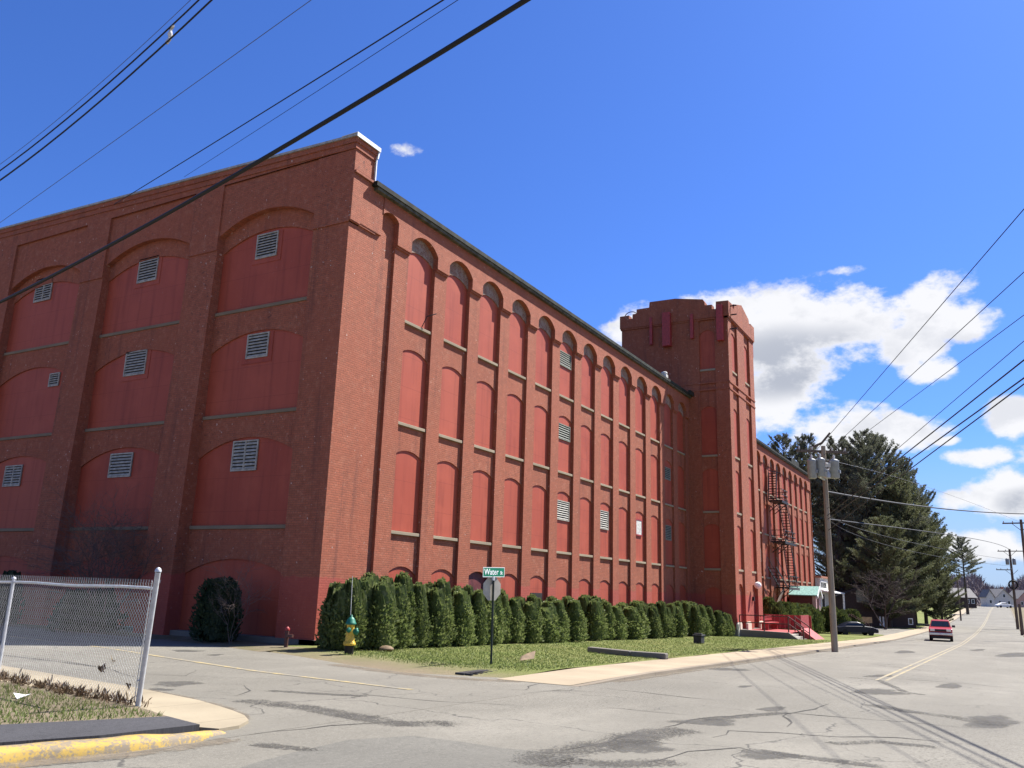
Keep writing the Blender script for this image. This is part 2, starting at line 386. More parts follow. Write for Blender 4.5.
M['twig_shaded'] = mat_bark('shaded_bare_twig', (.045,.034,.032), (.085,.066,.06))  # darker copy of the bare twig colour, standing in for shade under the pines
M['tyre'] = simple('tyre_rubber', (.02,.02,.02), .85)
M['chrome'] = simple('chrome', (.55,.55,.56), .2, .5, .9, .05)
M['plastic'] = simple('dark_plastic', (.03,.03,.032), .6)
M['lamp_glass'] = simple('clear_lens', (.75,.72,.62), .15, .5, 0, .05)
M['brown_board'] = simple('brown_board', (.155,.105,.06), .8)
M['hill'] = simple('bare_woods_hill', (.14,.115,.11), .95, .1, 0, .4, .05)
M['yellow_board'] = simple('yellow_pine_board', (.50,.33,.15), .7)
M['paper'] = simple('white_paper', (.8,.8,.8), .8)

# ================================================================== GROUND, STREETS
def strip(name, xs, yfun0, yfun1, zoff, mat, ny=2, zf=None):
    """sheet following the terrain between two y limits"""
    zf = zf or (lambda x, y: g(x)); V = []; F = []
    for x in xs:
        a, b = yfun0(x), yfun1(x)
        for j in range(ny):
            y = a+(b-a)*j/(ny-1); V.append((x, y, zf(x, y)+zoff))
    for i in range(len(xs)-1):
        for j in range(ny-1):
            k = i*ny+j; F.append((k, k+ny, k+ny+1, k+1))
    m = MB(); m.add(V, F); return m.build(name, mat)
def knots(a, b, step):
    s = sorted(set([a, b]+[k for k in KX if a < k < b]+list(np.arange(a, b, step)))); return [float(x) for x in s]
KERB, WALK0, WALK1, SOUTH = -11.4, -11.2, -9.45, -20.8
# base terrain, one sheet to the horizon (lowered where streets and lawns lie on it)
gx = [-2500,-400,-150]+knots(-60, 500, 6)+[700,1200,2500]
gy = [-2500,-600,-200,-90,-50,-30,-21.4,-20.9,-15,-9,0,10,25,40,60,100,160,400,2500]
V = []; F = []
def basez(x, y):
    z = g(x)-.12
    if y > 60 and x > 60: z += min(6, (y-60)*.04)
    if y < -20.85: z = g(x)-.02 + (0.02*min(30, -21-y) if y < -24 else 0)
    return z
for x in gx:
    for y in gy: V.append((x, y, basez(x, y)))
n = len(gy)
for i in range(len(gx)-1):
    for j in range(n-1): F.append((i*n+j, (i+1)*n+j, (i+1)*n+j+1, i*n+j+1))
mb = MB(); mb.add(V, F); struct(mb.build('ground', M['dirt']))
# main street
struct(strip('main_street', knots(-90, 420, 6), lambda x: SOUTH, lambda x: KERB, 0, M['asphalt'], 4))
# side street: left and right edges as functions of y
LY = [(-11.4,-14.3),(-11.0,-13.75),(-10.5,-12.95),(-9.6,-12.42),(-8.7,-12.07),(-6.6,-11.62),(-2.1,-11.1),(8,-9.5),(18,-8.6),(90,-8.6)]
RY = [(-11.4,-2.9),(-10.3,-3.3),(-9.45,-4.1),(-7.3,-5.0),(-5,-4.3),(-2,-3.1),(3,-1.6),(8,-1.0),(90,-.9)]
lft = lambda y: float(np.interp(y, [a for a, b in LY], [b for a, b in LY]))
rgt = lambda y: float(np.interp(y, [a for a, b in RY], [b for a, b in RY]))
ys = sorted(set([a for a, b in LY+RY]+list(np.arange(-11.4, 90, 2.))))
V = []; F = []; NX = 8
for y in ys:
    for k in range(NX):
        x = lft(y)+(rgt(y)-lft(y))*k/(NX-1); V.append((x, y, g(x)+.002))
for i in range(len(ys)-1):
    for k in range(NX-1): a = i*NX+k; F.append((a, a+1, a+NX+1, a+NX))
mb = MB(); mb.add(V, F); struct(mb.build('side_street', M['asphalt']))
# lawn in front of the mill and on to the pines
def lawn_left(y): return rgt(y)
ysl = [-9.45,-8.5,-7.3,-6,-5,-3.5,-2,-.5,.6]
V = []; F = []; xs2 = knots(-4.4, 54, 2.0)
rows = []
for y in ysl:
    x0 = lawn_left(y); row = []
    for t in np.linspace(0, 1, 60):
        x = x0+(54-x0)*t; row.append(len(V)); V.append((x, y, g(x)-.03+.108*min(1, (x-x0)/1.5)+.015*math.sin(x*1.7+y)*(x-x0 > .5)))
    rows.append(row)
for a, b in zip(rows[:-1], rows[1:]):
    for k in range(59): F.append((a[k], a[k+1], b[k+1], b[k]))
mb = MB(); mb.add(V, F); struct(mb.build('lawn', M['lawn']))
def pier_edge(x): return -9.45 if x < 66 else -9.45+min(4.5, (x-66)*.6)
struct(strip('lawn', knots(54, 71, 2), lambda x: pier_edge(x), lambda x: 1.0, .10, M['lawn'], 5))
struct(strip('parking_lot', knots(54, 96, 3), lambda x: -9.45, lambda x: 22.0, .06, M['asphalt'], 5))
struct(strip('pine_lawn', knots(96, 260, 6), lambda x: -9.45, lambda x: 70.0, .10, M['lawn'], 12, lambda x, y: g(x)+.03*max(0, min(40, y+4))))
# dirt strip along the side facade
V = []; F = []
yy = list(np.arange(-.6, 40, 1.5))
for y in yy:
    for x in (rgt(y)-.25, rgt(y)*.5, .5): V.append((x, y, g(x)+(.004 if x < -.5 and x < rgt(y)-.2 else .06)))
for i in range(len(yy)-1):
    for k in range(2): a = i*3+k; F.append((a, a+1, a+4, a+3))
mb = MB(); mb.add(V, F); struct(mb.build('dirt_strip', M['dirt']))
# sidewalk and kerb along the main street
struct(strip('sidewalk', [-4.6,-4,-3.5,-3,-2.5,-2,-1.2,-.5]+knots(-.4, 330, 3), lambda x: WALK0, lambda x: WALK1, 0, M['sidewalk'], 3, lambda x, y: g(x)+(.072 if x > -.5 else .010+.062*max(0, x+4.6)/4.1)))
def kerb(name, xs, y0, y1, h, mat):
    m = MB(); V = []; F = []
    for x in xs:
        hh = h if x > -.5 else h*max(0.05, (x+4.6)/4.1)
        wob = .015*math.sin(x*2.1)
        for y, z in ((y0+wob, -.1), (y0+.02+wob, hh), (y1, hh), (y1, -.1)): V.append((x, y, g(x)+z))
    for i in range(len(xs)-1):
        for k in range(3): a = i*4+k; F.append((a, a+4, a+5, a+1))
    m.add(V, F); return m.build(name, mat)
struct(kerb('kerb', [-4.6,-4,-3.5,-3,-2.5,-2,-1.2,-.5]+knots(-.4, 330, 3), KERB, WALK0, .074, M['granite']))
struct(kerb('kerb', knots(-90, 330, 6), SOUTH-.2, SOUTH, .06, M['granite']))
# left corner block: sidewalk tip, grass, dark asphalt walk, yellow kerb
def poly_slab(name, pts, mat, h, zbot=-.1):
    m = MB(); n = len(pts)
    V = [(x, y, g(x)+h) for x, y in pts]+[(x, y, g(x)+zbot) for x, y in pts]
    m.add(V, [tuple(range(n))]+[(i, (i+1) % n, n+(i+1) % n, n+i) for i in range(n)])
    return m.build(name, mat)
tip = [(-11.1,-2.1),(-11.62,-6.6),(-12.05,-8.7),(-12.3,-9.4),(-12.5,-9.9),(-12.72,-10.35),(-13.0,-10.72),(-13.4,-10.98),(-13.75,-11.02),(-13.83,-10.75),(-13.62,-9.98),(-13.15,-8.75),(-12.75,-4.8),(-12.45,-2.1)]
struct(poly_slab('sidewalk', tip, M['sidewalk_side'], .04))
V = []; F = []; yy = [-2.1]+list(np.arange(0, 80, 3.))
for y in yy:
    for x in (lft(y)-1.35, lft(y)+.02): V.append((x, y, g(x)+.04))
for i in range(len(yy)-1): a = i*2; F.append((a, a+1, a+3, a+2))
mb = MB(); mb.add(V, F); struct(mb.build('sidewalk', M['sidewalk_side']))
dark = [(-13.66,-10.0),(-13.85,-10.8),(-15.1,-10.72),(-16.1,-10.42),(-18.5,-10.1),(-24,-9.9),(-40,-9.9),(-40,-8.7),(-24,-8.7),(-18.5,-8.75),(-15.5,-9.32)]
struct(poly_slab('asphalt_walk', dark, M['black_asphalt'], .075))
# grass block
gpts = [(-13.2,-8.72),(-13.62,-9.96),(-15.5,-9.3),(-18.5,-8.72),(-24,-8.68),(-40,-8.68),(-40,60),(-11.9,60),(-10.9,8),(-12.5,-2.1),(-12.8,-4.8)]
struct(poly_slab('corner_grass', gpts, M['lawn'], .065))
kp = [(-13.78,-11.08),(-14.4,-11.07),(-15.1,-10.97),(-15.6,-10.82),(-16.1,-10.66),(-17.2,-10.45),(-18.5,-10.34),(-24,-10.15),(-40,-10.1)]
m = MB(); V = []; F = []
sec = [(-.34,-.1),(-.32,.035),(-.25,.075),(-.04,.09),(.12,.08),(.14,-.1)]
P2 = [np.array(p) for p in kp]
# resample for an uneven, chipped outline
Q = []
for a, b in zip(P2[:-1], P2[1:]):
    k = max(2, int(np.linalg.norm(b-a)/.16)) if a[0] > -19 else 3
    Q += [a+(b-a)*i/k for i in range(k)]
Q.append(P2[-1]); rr = random.Random(3)
for i, q in enumerate(Q):
    d = Q[min(i+1, len(Q)-1)]-Q[max(i-1, 0)]; d = d/np.linalg.norm(d); nrm = np.array([-d[1], d[0]])*-1
    taper = min(1, .35+i*.13)
    for o, z in sec:
        j = .02*math.sin(i*.9+o*7)+rr.uniform(-.006, .006); x, y = q+nrm*(o*.75*taper+j); V.append((x, y, g(x)+(z*.9*taper+.006*math.sin(i*1.3+o*5) if z > 0 else z)))
s_ = len(sec)
for i in range(len(Q)-1):
    for k in range(s_-1): a = i*s_+k; F.append((a, a+s_, a+s_+1, a+1))
F.append(tuple(range(s_)))
m.add(V, F, True); struct(m.build('yellow_kerb', M['kerb_yellow']))

# painted lines
def ribbon(name, pts, w, mat, zoff=.006, jag=0.0, seed=1):
    rr = random.Random(seed); m = MB(); V = []; F = []
    pts = [np.array(p[:2], float) for p in pts]
    Q = []
    for a, b in zip(pts[:-1], pts[1:]):
        k = max(1, int(np.linalg.norm(b-a)/(.35 if jag else 3))); Q += [a+(b-a)*i/k for i in range(k)]
    Q.append(pts[-1]); n = len(Q)
    for i, q in enumerate(Q):
        d = Q[min(i+1, n-1)]-Q[max(i-1, 0)]; d = d/(np.linalg.norm(d)+1e-9); nr = np.array([-d[1], d[0]])
        ww = w*(1+rr.uniform(-.6, .6)*(jag > 0)); q = q+nr*rr.uniform(-jag, jag)
        if jag: ww *= min(1, .2+min(i, n-1-i)*.35)
        for s in (-1, 1): x, y = q+nr*s*ww/2; V.append((x, y, g(x)+zoff))
    for i in range(n-1): a = 2*i; F.append((a, a+2, a+3, a+1))
    m.add(V, F); return m.build(name, mat, recalc=False)
def grit(name, pts, w, zoff, mat='decal_dirt'):
    m = MB(); V = []; F = []; fv = []; pts = [np.array(p[:2], float) for p in pts]; Q = []
    for a, b in zip(pts[:-1], pts[1:]):
        k = max(1, int(np.linalg.norm(b-a)/.25)); Q += [a+(b-a)*i/k for i in range(k)]
    Q.append(pts[-1]); n = len(Q)
    for i, q in enumerate(Q):
        d = Q[min(i+1, n-1)]-Q[max(i-1, 0)]; d = d/(np.linalg.norm(d)+1e-9); nr = np.array([-d[1], d[0]])
        for s, f in ((-1, -.3), (-.35, .75), (.35, .75), (1, -.3)):
            x, y = q+nr*s*w/2; V.append((x, y, g(x)+zoff)); fv.append(f if 0 < i < n-1 else -.4)
    for i in range(n-1):
        for k in range(3): a = 4*i+k; F.append((a, a+4, a+5, a+1))
    m.add(V, F); o = m.build(name, M[mat], recalc=False); fade_attr(o, fv); return o
for off in (-.12, .12):
    struct(ribbon('yellow_line', [(x, -16.15+off) for x in knots(4.5, 320, 3)], .095, M['yellow']))
for off in (0,):
    struct(ribbon('yellow_line', [(-7.95+off,-9.6),(-7.75+off,-7.6),(-7.55+off,-5.3),(-6.5+off,-.7),(-5.75+off,2.3),(-5.0+off,8.3),(-4.8+off,14),(-4.8+off,40)], .15, M['yellow'], .009))
# tar patches and long cracks, laid out where they lie on the streets
def blob(px, py, rx, ry, seed):
    rr = random.Random(seed); NK = 28; V = []; fd_ = []; F = []
    ph = [rr.uniform(0, 6.28) for _ in range(5)]
    for ring, fr in enumerate((.02, .5, .8, 1.0)):
        for k in range(NK):
            a = 2*PI*k/NK; r = fr*1.15*(1+.20*math.sin(2*a+ph[0])+.13*math.sin(3*a+ph[1])+.08*math.sin(5*a+ph[2]))
            P = gr(px+rx*r*math.cos(a), py+ry*r*math.sin(a)); V.append((P[0], P[1], g(P[0])+.004)); fd_.append((1., .85, .42, -.35)[ring])
    for q in range(3):
        for k in range(NK): F.append((q*NK+k, q*NK+(k+1) % NK, (q+1)*NK+(k+1) % NK, (q+1)*NK+k))
    F.append(tuple(range(NK)))
    m = MB(); m.add(V, F); o = m.build('tar_patch', M['decal'], recalc=True); fade_attr(o, fd_)
    if o.data.polygons[0].normal.z < 0: o.data.flip_normals()
    return o
for i, (px, py, rx, ry) in enumerate([(632,746,46,6.5),(706,722,30,4.5),(764,755,34,5),(878,692,30,3.2),(950,686,16,2.6),(880,676,14,1.6),(992,722,34,6),(772,709,17,2.2),(728,669.5,22,1.8),(745,686.5,9,1.2),(176,684,27,2.8),(160,689.5,13,1.6),(187,651,15,1.4),(215,655,9,.9),(262,649,9,.8),(978,650,8,1.0),(1015,655,16,3),(905,652,13,1.3)]):
    struct(blob(px, py, rx, ry, i+20))
for i, (w, line) in enumerate([(.05, [(600,688),(640,692),(690,698),(728,701)]),(.06,[(664,728),(700,718),(745,715),(790,713),(850,718),(905,722),(1000,731)]),
    (.05,[(716,738),(730,731),(780,733),(840,737),(900,738),(990,746)]),(.05,[(850,677),(900,679),(960,683),(1030,690)]),(.06,[(832,704),(806,711),(780,716),(794,723),(786,727)]),
    (.045,[(600,707),(660,713),(700,716)]),(.045,[(20,655),(70,662),(112,670),(134,677)]),(.05,[(142,674),(185,676),(197,670)]),(.04,[(206,684),(243,685),(252,691),(236,696),(222,694)]),
    (.05,[(520,694),(560,690),(610,693)]),(.05,[(525,690),(532,685),(546,682)]),(.05,[(560,751),(610,742),(640,731),(668,728)]),(.05,[(640,764),(690,752),(740,748),(790,761)]),
    (.04,[(300,690),(360,694),(430,701),(520,706)]),(.05,[(250,735),(330,726),(400,722),(470,724)]),(.05,[(870,664),(930,671),(1000,676)])]):
    struct(ribbon('road_crack', [gr(*p) for p in line], w*.62, M['patch'], .005, .05, i))
struct(grit('gravel_edge', [gr(*p) for p in [(236,735),(228,741),(170,750),(110,757),(40,763),(-40,771)]], .55, .007))
struct(grit('gravel_edge', [gr(*p) for p in [(330,664),(380,671),(430,676.5),(480,680),(530,682)]], .9, .006))
struct(grit('gravel_edge', [gr(*p) for p in [(246,722),(238,714),(215,705),(175,696),(140,689)]], .35, .007))
struct(grit('gravel_edge', [(x, -11.52) for x in (-3,6,14,22,34,50)], .4, .006))

rp_ = [gr(*q) for q in [(236,769),(262,761),(300,751),(349,740),(413,736),(455,741),(500,748),(543,752),(590,760),(640,772),(640,840),(200,840)]]
m = MB(); m.add([(P[0], P[1], g(P[0])+.003) for P in rp_], [tuple(range(len(rp_)))]); struct(m.build('asphalt_patch', M['repave'], recalc=False))
for i, (w, line) in enumerate([(1.0, [(232,699),(300,707),(350,716),(400,724),(470,724)]),(.45,[(232,740),(262,745),(312,750),(350,748)]),(1.1,[(520,768),(570,752),(610,744),(660,733),(700,729)]),(.8,[(862,703),(905,711),(950,717),(1015,728)]),(.35,[(840,677),(878,680),(905,692),(930,696)]),
    (.5,[(752,750),(800,757),(850,763),(900,769)]),(.5,[(690,720),(740,717),(790,712)]),(.8,[(540,760),(620,764),(700,762)]),(.5,[(820,744),(880,742),(960,750)]),(.4,[(0,655),(60,662),(115,669)]),(.5,[(255,690),(320,694),(380,697)])]):
    struct(grit('ravelled_strip', [gr(*p) for p in line], w, .0055, 'decal_dark'))
# grass blades (uncountable)
def blades(name, pts, hmin, hmax, mat, seed, wid=.012):
    rng = np.random.default_rng(seed); n = len(pts); P = np.array(pts)
    a = rng.uniform(0, 2*PI, n); h = rng.uniform(hmin, hmax, n); w = wid*rng.uniform(.6, 1.6, n)
    lean = rng.normal(0, .4, (n, 2))*h[:, None]
    V = np.zeros((n, 3, 3)); V[:, 0] = P; V[:, 1] = P; V[:, 2] = P
    V[:, 0, 0] -= np.cos(a)*w; V[:, 0, 1] -= np.sin(a)*w; V[:, 1, 0] += np.cos(a)*w; V[:, 1, 1] += np.sin(a)*w
    V[:, 2, :2] += lean; V[:, 2, 2] += h
    return rawmesh(name, V.reshape(-1, 3), np.arange(3*n).reshape(-1, 3), mat)
rng = np.random.default_rng(4); pts = []
for _ in range(16000):
    x = rng.uniform(-17.5, -12.6); y = rng.uniform(-9.9, -4.2)
    if x < -13.62-(y+9.9)*-.12 and y > -9.3-(x+15.5)*-.0 - .35*(x+15.5)*(x > -15.5) and x < -12.95-(y+4.8)*-.1:
        pts.append((x, y, g(x)+.06))
tag(blades('grass', pts, .025, .085, M['grass'], 1, .006), 'short green grass behind the chain link fence corner', None, None, 'stuff')
pts = []
for _ in range(42000):
    y = rng.uniform(-9.4, -2.6); x = -4+44*rng.uniform()**1.7
    if x > lawn_left(y)+.9+1.5*rng.uniform(): pts.append((x, y, g(x)+.09))
tag(blades('grass', pts, .02, .06, M['grass'], 2, .010), 'thin spring grass of the lawn in front of the hedge', None, None, 'stuff')

# ================================================================== THE MILL
def arc(u0, u1, spring, rise, n=14):
    w = (u1-u0)/2; R = (w*w+rise*rise)/(2*rise); c = (u0+u1)/2
    return [(c-w+2*w*i/n, spring+math.sqrt(max(0, R*R-(-w+2*w*i/n)**2))-(R-rise)) for i in range(n+1)]
def mpL(u, z, d): return (u, -d, z)                      # street facade, y = 0, looking -Y
def mpS(u, z, d): return (-d, u, z)                      # gable facade, x = 0, looking -X
def mpTF(u, z, d): return (u, -3.18-d, z)                # tower front
def mpTS(u, z, d): return (38.6-d, u, z)                 # tower side
def pbox(m, mp, u0, u1, z0, z1, d0, d1): m.prism([(u0,z0),(u1,z0),(u1,z1),(u0,z1)], mp, d0, d1)
def archpiece(m, mp, u0, u1, spring, rise, ztop, d0, d1):
    m.prism(arc(u0, u1, spring, rise)+[(u1, ztop), (u0, ztop)], mp, d0, d1)
SILL = [3.64, 7.71, 11.73]
mill = thing('mill_building', 'long red brick mill with bricked-up arched windows and a square tower', 'mill building')
wall = MB()
ZB = -.12
# ---- masses
wall.box(.40, 38.7, .25, 30, ZB, 16.0)
panels = []           # (name-part parent, mp, u0,u1,z0,z1,d)
# ---- street facade
pbox(wall, mpL, .5, 1.75, ZB, 14.42, -.42, 0); pbox(wall, mpL, .5, 1.75, 14.42, 16.25, -.42, .09)
pbox(wall, mpL, -.02, 1.4, 14.34, 14.42, -.42, .07)
pbox(wall, mpL, 1.75, 2.72, ZB, 16, -.42, -.12)
archpiece(wall, mpL, 1.75, 2.72, 15.32, .2, 16.0, -.42, .12)
bare_mill = MB(); bare_wing = MB()
def street_bay(m, mp, u0, u1, zb, base=True, top=True, ztop=16.0, bare=None):
    if base: archpiece(m, mp, u0, u1, 2.03, .33, SILL[0]-.14, -.3, -.12)
    archpiece(m, mp, u0, u1, 6.42, .26, SILL[1]-.14, -.3, -.12)
    archpiece(m, mp, u0, u1, 10.40, .27, SILL[2]-.14, -.3, -.12)
    if top:
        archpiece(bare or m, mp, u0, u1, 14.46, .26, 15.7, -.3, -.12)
        archpiece(m, mp, u0, u1, 14.90, .46, ztop, -.3, .12)
def panel_rows(mp, u0, u1, zb, parent, dark_base=False, sillmat='sill', lower=None, tops=(6.75, 10.75, 14.8)):
    rows = [(zb, 2.45)]+[(SILL[k], tops[k]) for k in range(3)]
    out = []
    for k, (z0, z1) in enumerate(rows):
        m = MB(); pbox(m, mp, u0, u1, z0, z1, -.29, -.165 if not (dark_base and k == 0) else -.24)
        p = m.build('window_panel', M['maroon'] if (dark_base and k == 0) else M['panel'], parent); out.append(p)
    return out
def sill_at(mp, u0, u1, z, parent, d=-.03, h=.14):
    m = MB(); pbox(m, mp, u0+.015, u1-.015, z-h, z-.02, -.28, d); return m.build('sill', M['sill'], parent, bevel=.012)
def louver(mp, u0, u1, z0, z1, d, parent, mat='louver', split=False, n=None, fr=.05):
    b = MB(); pbox(b, mp, u0, u1, z0, z1, d-.02, d+.012); b.build('louver_back', M['louver_dark'], parent)
    m = MB()
    for a in ((u0,u0+fr,z0,z1),(u1-fr,u1,z0,z1),(u0+fr,u1-fr,z0,z0+fr),(u0+fr,u1-fr,z1-fr,z1)): pbox(m, mp, *a, d, d+.06)
    if split: pbox(m, mp, (u0+u1)/2-.03, (u0+u1)/2+.03, z0+fr, z1-fr, d, d+.055)
    n = n or max(5, int((z1-z0)/.125)); st = (z1-z0-2*fr)/n
    for i in range(n):
        z = z0+fr+st*i
        P = [(z+.01, d+.05), (z+.03, d+.055), (z+st*.78, d+.012), (z+st*.70, d+.008)]
        vs = [mp(u, zz, dd) for u in (u0+fr, u1-fr) for zz, dd in P]
        m.add(vs, [(0,1,2,3),(7,6,5,4),(0,4,5,1),(1,5,6,2),(2,6,7,3),(3,7,4,0)])
    return m.build('louver', M[mat], parent)
PITCH = 2.7
bay_panels = []
for b in range(13):
    u0 = 3.62+b*PITCH; u1 = u0+1.83
    street_bay(wall, mpL, u0, u1, ZB, bare=bare_mill)
    pl, pr = u0-.87 if b else 2.72, u0
    pbox(wall, mpL, pl, pr, ZB, 14.42, -.3, 0); pbox(wall, mpL, pl, pr, 14.42, 16, -.3, .12)
    pbox(wall, mpL, pl+.004, pr-.004, 14.33, 14.42, -.3, .06)
    rows = panel_rows(mpL, u0, u1, ZB, mill, dark_base=(b == 2))
    for k in range(3): sill_at(mpL, u0, u1, SILL[k], rows[k+1])
    bay_panels.append((u0, u1, rows))
uend = 3.62+12*PITCH+1.83
pbox(wall, mpL, uend, 38.62, ZB, 14.42, -.3, 0); pbox(wall, mpL, uend, 38.62, 14.42, 16, -.3, .12)
D = -.165
def lv(b, k, a0, a1, z0, z1, **kw):
    u0, u1, rows = bay_panels[b]; louver(mpL, u0+a0, u0+a1, z0, z1, D, rows[k], **kw)
lv(5, 3, .08, 1.60, 13.35, 14.15, mat='louver_green'); lv(5, 2, .08, 1.60, 9.38, 10.2, mat='louver_green'); lv(5, 1, .08, 1.62, 5.2, 6.2)
lv(7, 1, .22, 1.42, 5.15, 6.2); lv(11, 2, .2, 1.5, 9.35, 10.2, mat='louver_green'); lv(11, 1, .3, 1.5, 5.25, 6.25, mat='louver_green')
u0, u1, rows = bay_panels[9]
m = MB(); pbox(m, mpL, u0+.35, u0+1.28, 5.25, 6.12, D, D+.05); m.build('white_board', M['offwhite'], rows[1])
m = MB()
for a in ((.27,.35,5.17,6.2),(1.28,1.36,5.17,6.2),(.35,1.28,5.17,5.25),(.35,1.28,6.12,6.2)): pbox(m, mpL, u0+a[0], u0+a[1], a[2], a[3], D, D+.07)
m.build('board_frame', M['board_red'], rows[1])
u0, u1, rows = bay_panels[4]
m = MB(); pbox(m, mpL, u0+.35, u1-.3, .2, 1.55, D, D+.02); m.build('dark_opening', M['louver_dark'], rows[0])
u0, u1, rows = bay_panels[2]
m = MB(); pbox(m, mpL, u0+.1, u1-.02, 1.25, 1.4, -.22, -.13); m.build('red_board', M['board_red'], rows[0])
u0, u1, rows = bay_panels[0]
m = MB(); m.tube([mpL(u0+1.25, 11.75, -.1), mpL(u0+1.3, 12.2, .1), mpL(u0+1.72, 12.42, .25)], .02, 5); m.build('bent_bracket', M['iron'], rows[3])
# ---- gable facade
PW = [(0, 1.7)]+[(6.73+7.16*i, 8.37+7.16*i) for i in range(4)]
ZL = [3.58, 7.69, 11.83]
pbox(wall, mpS, 0, 1.7, ZB, 14.38, -.5, 0); pbox(wall, mpS, -.09, 1.7, 14.38, 17.2, -.5, .04)
pbox(wall, mpS, 0, 1.7, 14.30, 14.38, -.5, .055)
for i, (a, b) in enumerate(PW[1:]):
    prof = [(-.5, ZB-.6), (.34, ZB-.6), (.30, 1.6), (.02, 14.38), (-.5, 14.38)]
    n = len(prof); vs = [mpS(u, z, d) for u in (a, b) for d, z in prof]
    wall.add(vs, [tuple(range(n))[::-1], tuple(range(n, 2*n))]+[(k, (k+1) % n, n+(k+1) % n, n+k) for k in range(n)])
    pbox(wall, mpS, a, b, 14.38, 17.2, -.5, .07)
left_rows = []
for i in range(4):
    u0 = PW[i][1]; u1 = PW[i+1][0]
    if i == 3: pass
    archpiece(wall, mpS, u0, u1, 14.95, .72, 17.2, -.45, .0 if i == 0 else -.04)
    archpiece(wall, mpS, u0, u1, 14.28, .66, 16.2, -.45, -.27)
    archpiece(wall, mpS, u0, u1, 10.15, .68, ZL[2]-.14, -.45, -.27)
    archpiece(wall, mpS, u0, u1, 6.05, .70, ZL[1]-.14, -.45, -.27)
    archpiece(wall, mpS, u0, u1, 1.85, .55, ZL[0]-.14, -.45, -.27)
    rows = []
    for k, (z0, z1) in enumerate([(ZB, 2.45), (ZL[0], 6.8), (ZL[1], 10.9), (ZL[2], 15.0)]):
        m = MB(); pbox(m, mpS, u0, u1, z0, z1, -.42, -.33); p = m.build('window_panel', M['panel'], mill); rows.append(p)
        if k: m = MB(); pbox(m, mpS, u0+.02, u1-.02, z0-.14, z0-.01, -.42, -.22); m.build('sill', M['sill_dirty_shaded'], p, bevel=.012)
    left_rows.append(rows)
LD = -.33
def lvs(i, k, u0, u1, z0, z1, frame=True, **kw):
    u0 += .1; u1 -= .06; z0 += .1; z1 -= .02
    if frame:
        m = MB(); e = .2
        for a in ((u0-e,u0,z0-e,z1),(u1,u1+e,z0-e,z1),(u0,u1,z0-e,z0)): pbox(m, mpS, *a, LD-.05, LD+.02)
        m.build('louver_frame', M['panel'], left_rows[i][k])
    louver(mpS, u0, u1, z0, z1, LD, left_rows[i][k], **kw)
lvs(0, 3, 3.67, 4.95, 13.68, 14.82); lvs(0, 2, 3.6, 4.88, 9.66, 10.74); lvs(0, 1, 3.58, 5.02, 5.42, 6.66, frame=False, split=True)
lvs(1, 3, 10.6, 12.0, 13.8, 15.02); lvs(1, 2, 10.5, 12.0, 9.68, 10.85); lvs(1, 1, 10.5, 12.05, 5.45, 6.55, frame=False)
lvs(2, 3, 18.05, 19.5, 14.02, 15.3, frame=False, split=True); lvs(2, 2, 16.3, 17.2, 9.72, 10.45, frame=False); lvs(2, 1, 17.95, 19.4, 5.32, 6.38, frame=False, split=True)
# parapet band with stepped corbels under the coping, rising gently to the ridge
def slope(u): return 17.58+.031*max(0, u)
def parband(m, z0f, z1f, d0, d1, ua=-.1, ub=30.0):
    m.prism([(ua, z0f(ua)), (ub, z0f(ub)), (ub, z1f(ub)), (ua, z1f(ua))], mpS, d0, d1)
parband(wall, lambda u: 17.2, lambda u: slope(u)-.42, -1.05, .045, -.095)
parband(wall, lambda u: slope(u)-.42, lambda u: slope(u)-.20, -1.07, .09, -.13)
parband(wall, lambda u: slope(u)-.20, lambda u: slope(u), -1.09, .14, -.17)
wall.box(.5, 1.05, -.09, .5, 16.25, 17.2)
pbox(wall, mpL, -.02, 1.02, 16.22, 16.32, -.3, .17)
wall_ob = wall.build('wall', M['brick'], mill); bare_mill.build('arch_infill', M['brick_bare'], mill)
m = MB(); parband(m, slope, lambda u: slope(u)+.09, -1.16, .2, -.22); m.build('coping', M['coping_dark'], mill)
m = MB(); m.box(-.2, 1.17, -.25, -.221, 17.56, 17.72); m.box(-.21, 1.17, -.22, .5, 17.69, 17.715)
m.prism([(1.10, 17.56), (1.17, 17.56), (1.11, 17.25), (1.05, 17.25)], mpL, -.3, .215); m.box(1.05, 1.10, -.17, .35, 16.31, 17.25)
m.build('flashing', M['coping'], mill)
# foundation
m = MB(); m.box(-.06, 38.62, -.06, .6, -1.8, ZB+.001); m.box(-.06, .6, -.06, 30, -1.4, ZB-.001); m.build('foundation', M['stone'], mill)
# roof and eave
m = MB(); m.box(.99, 38.6, -.34, 30, 16.12, 16.30); m.build('roof', M['eave'], mill)
m = MB(); m.box(1.12, 38.58, -.29, 0, 16.0, 16.12)
m.build('eave_board', M['eave_soffit'], mill)
P = ony(663, 376, .1); m = MB(); m.box(P[0]-.2, P[0]+.2, -.2, .2, 16.30, 16.62); m.lathe([(.16,16.62),(.22,16.66),(.2,16.8),(.05,16.86)], (P[0], 0, 0), 10); m.build('roof_vent', M['offwhite'], mill)
P = ony(689, 391, -.3); m = MB(); m.box(37.7, 38.59, -.5, -.34, 16.1, 16.42); m.build('gutter_end', M['eave'], mill)

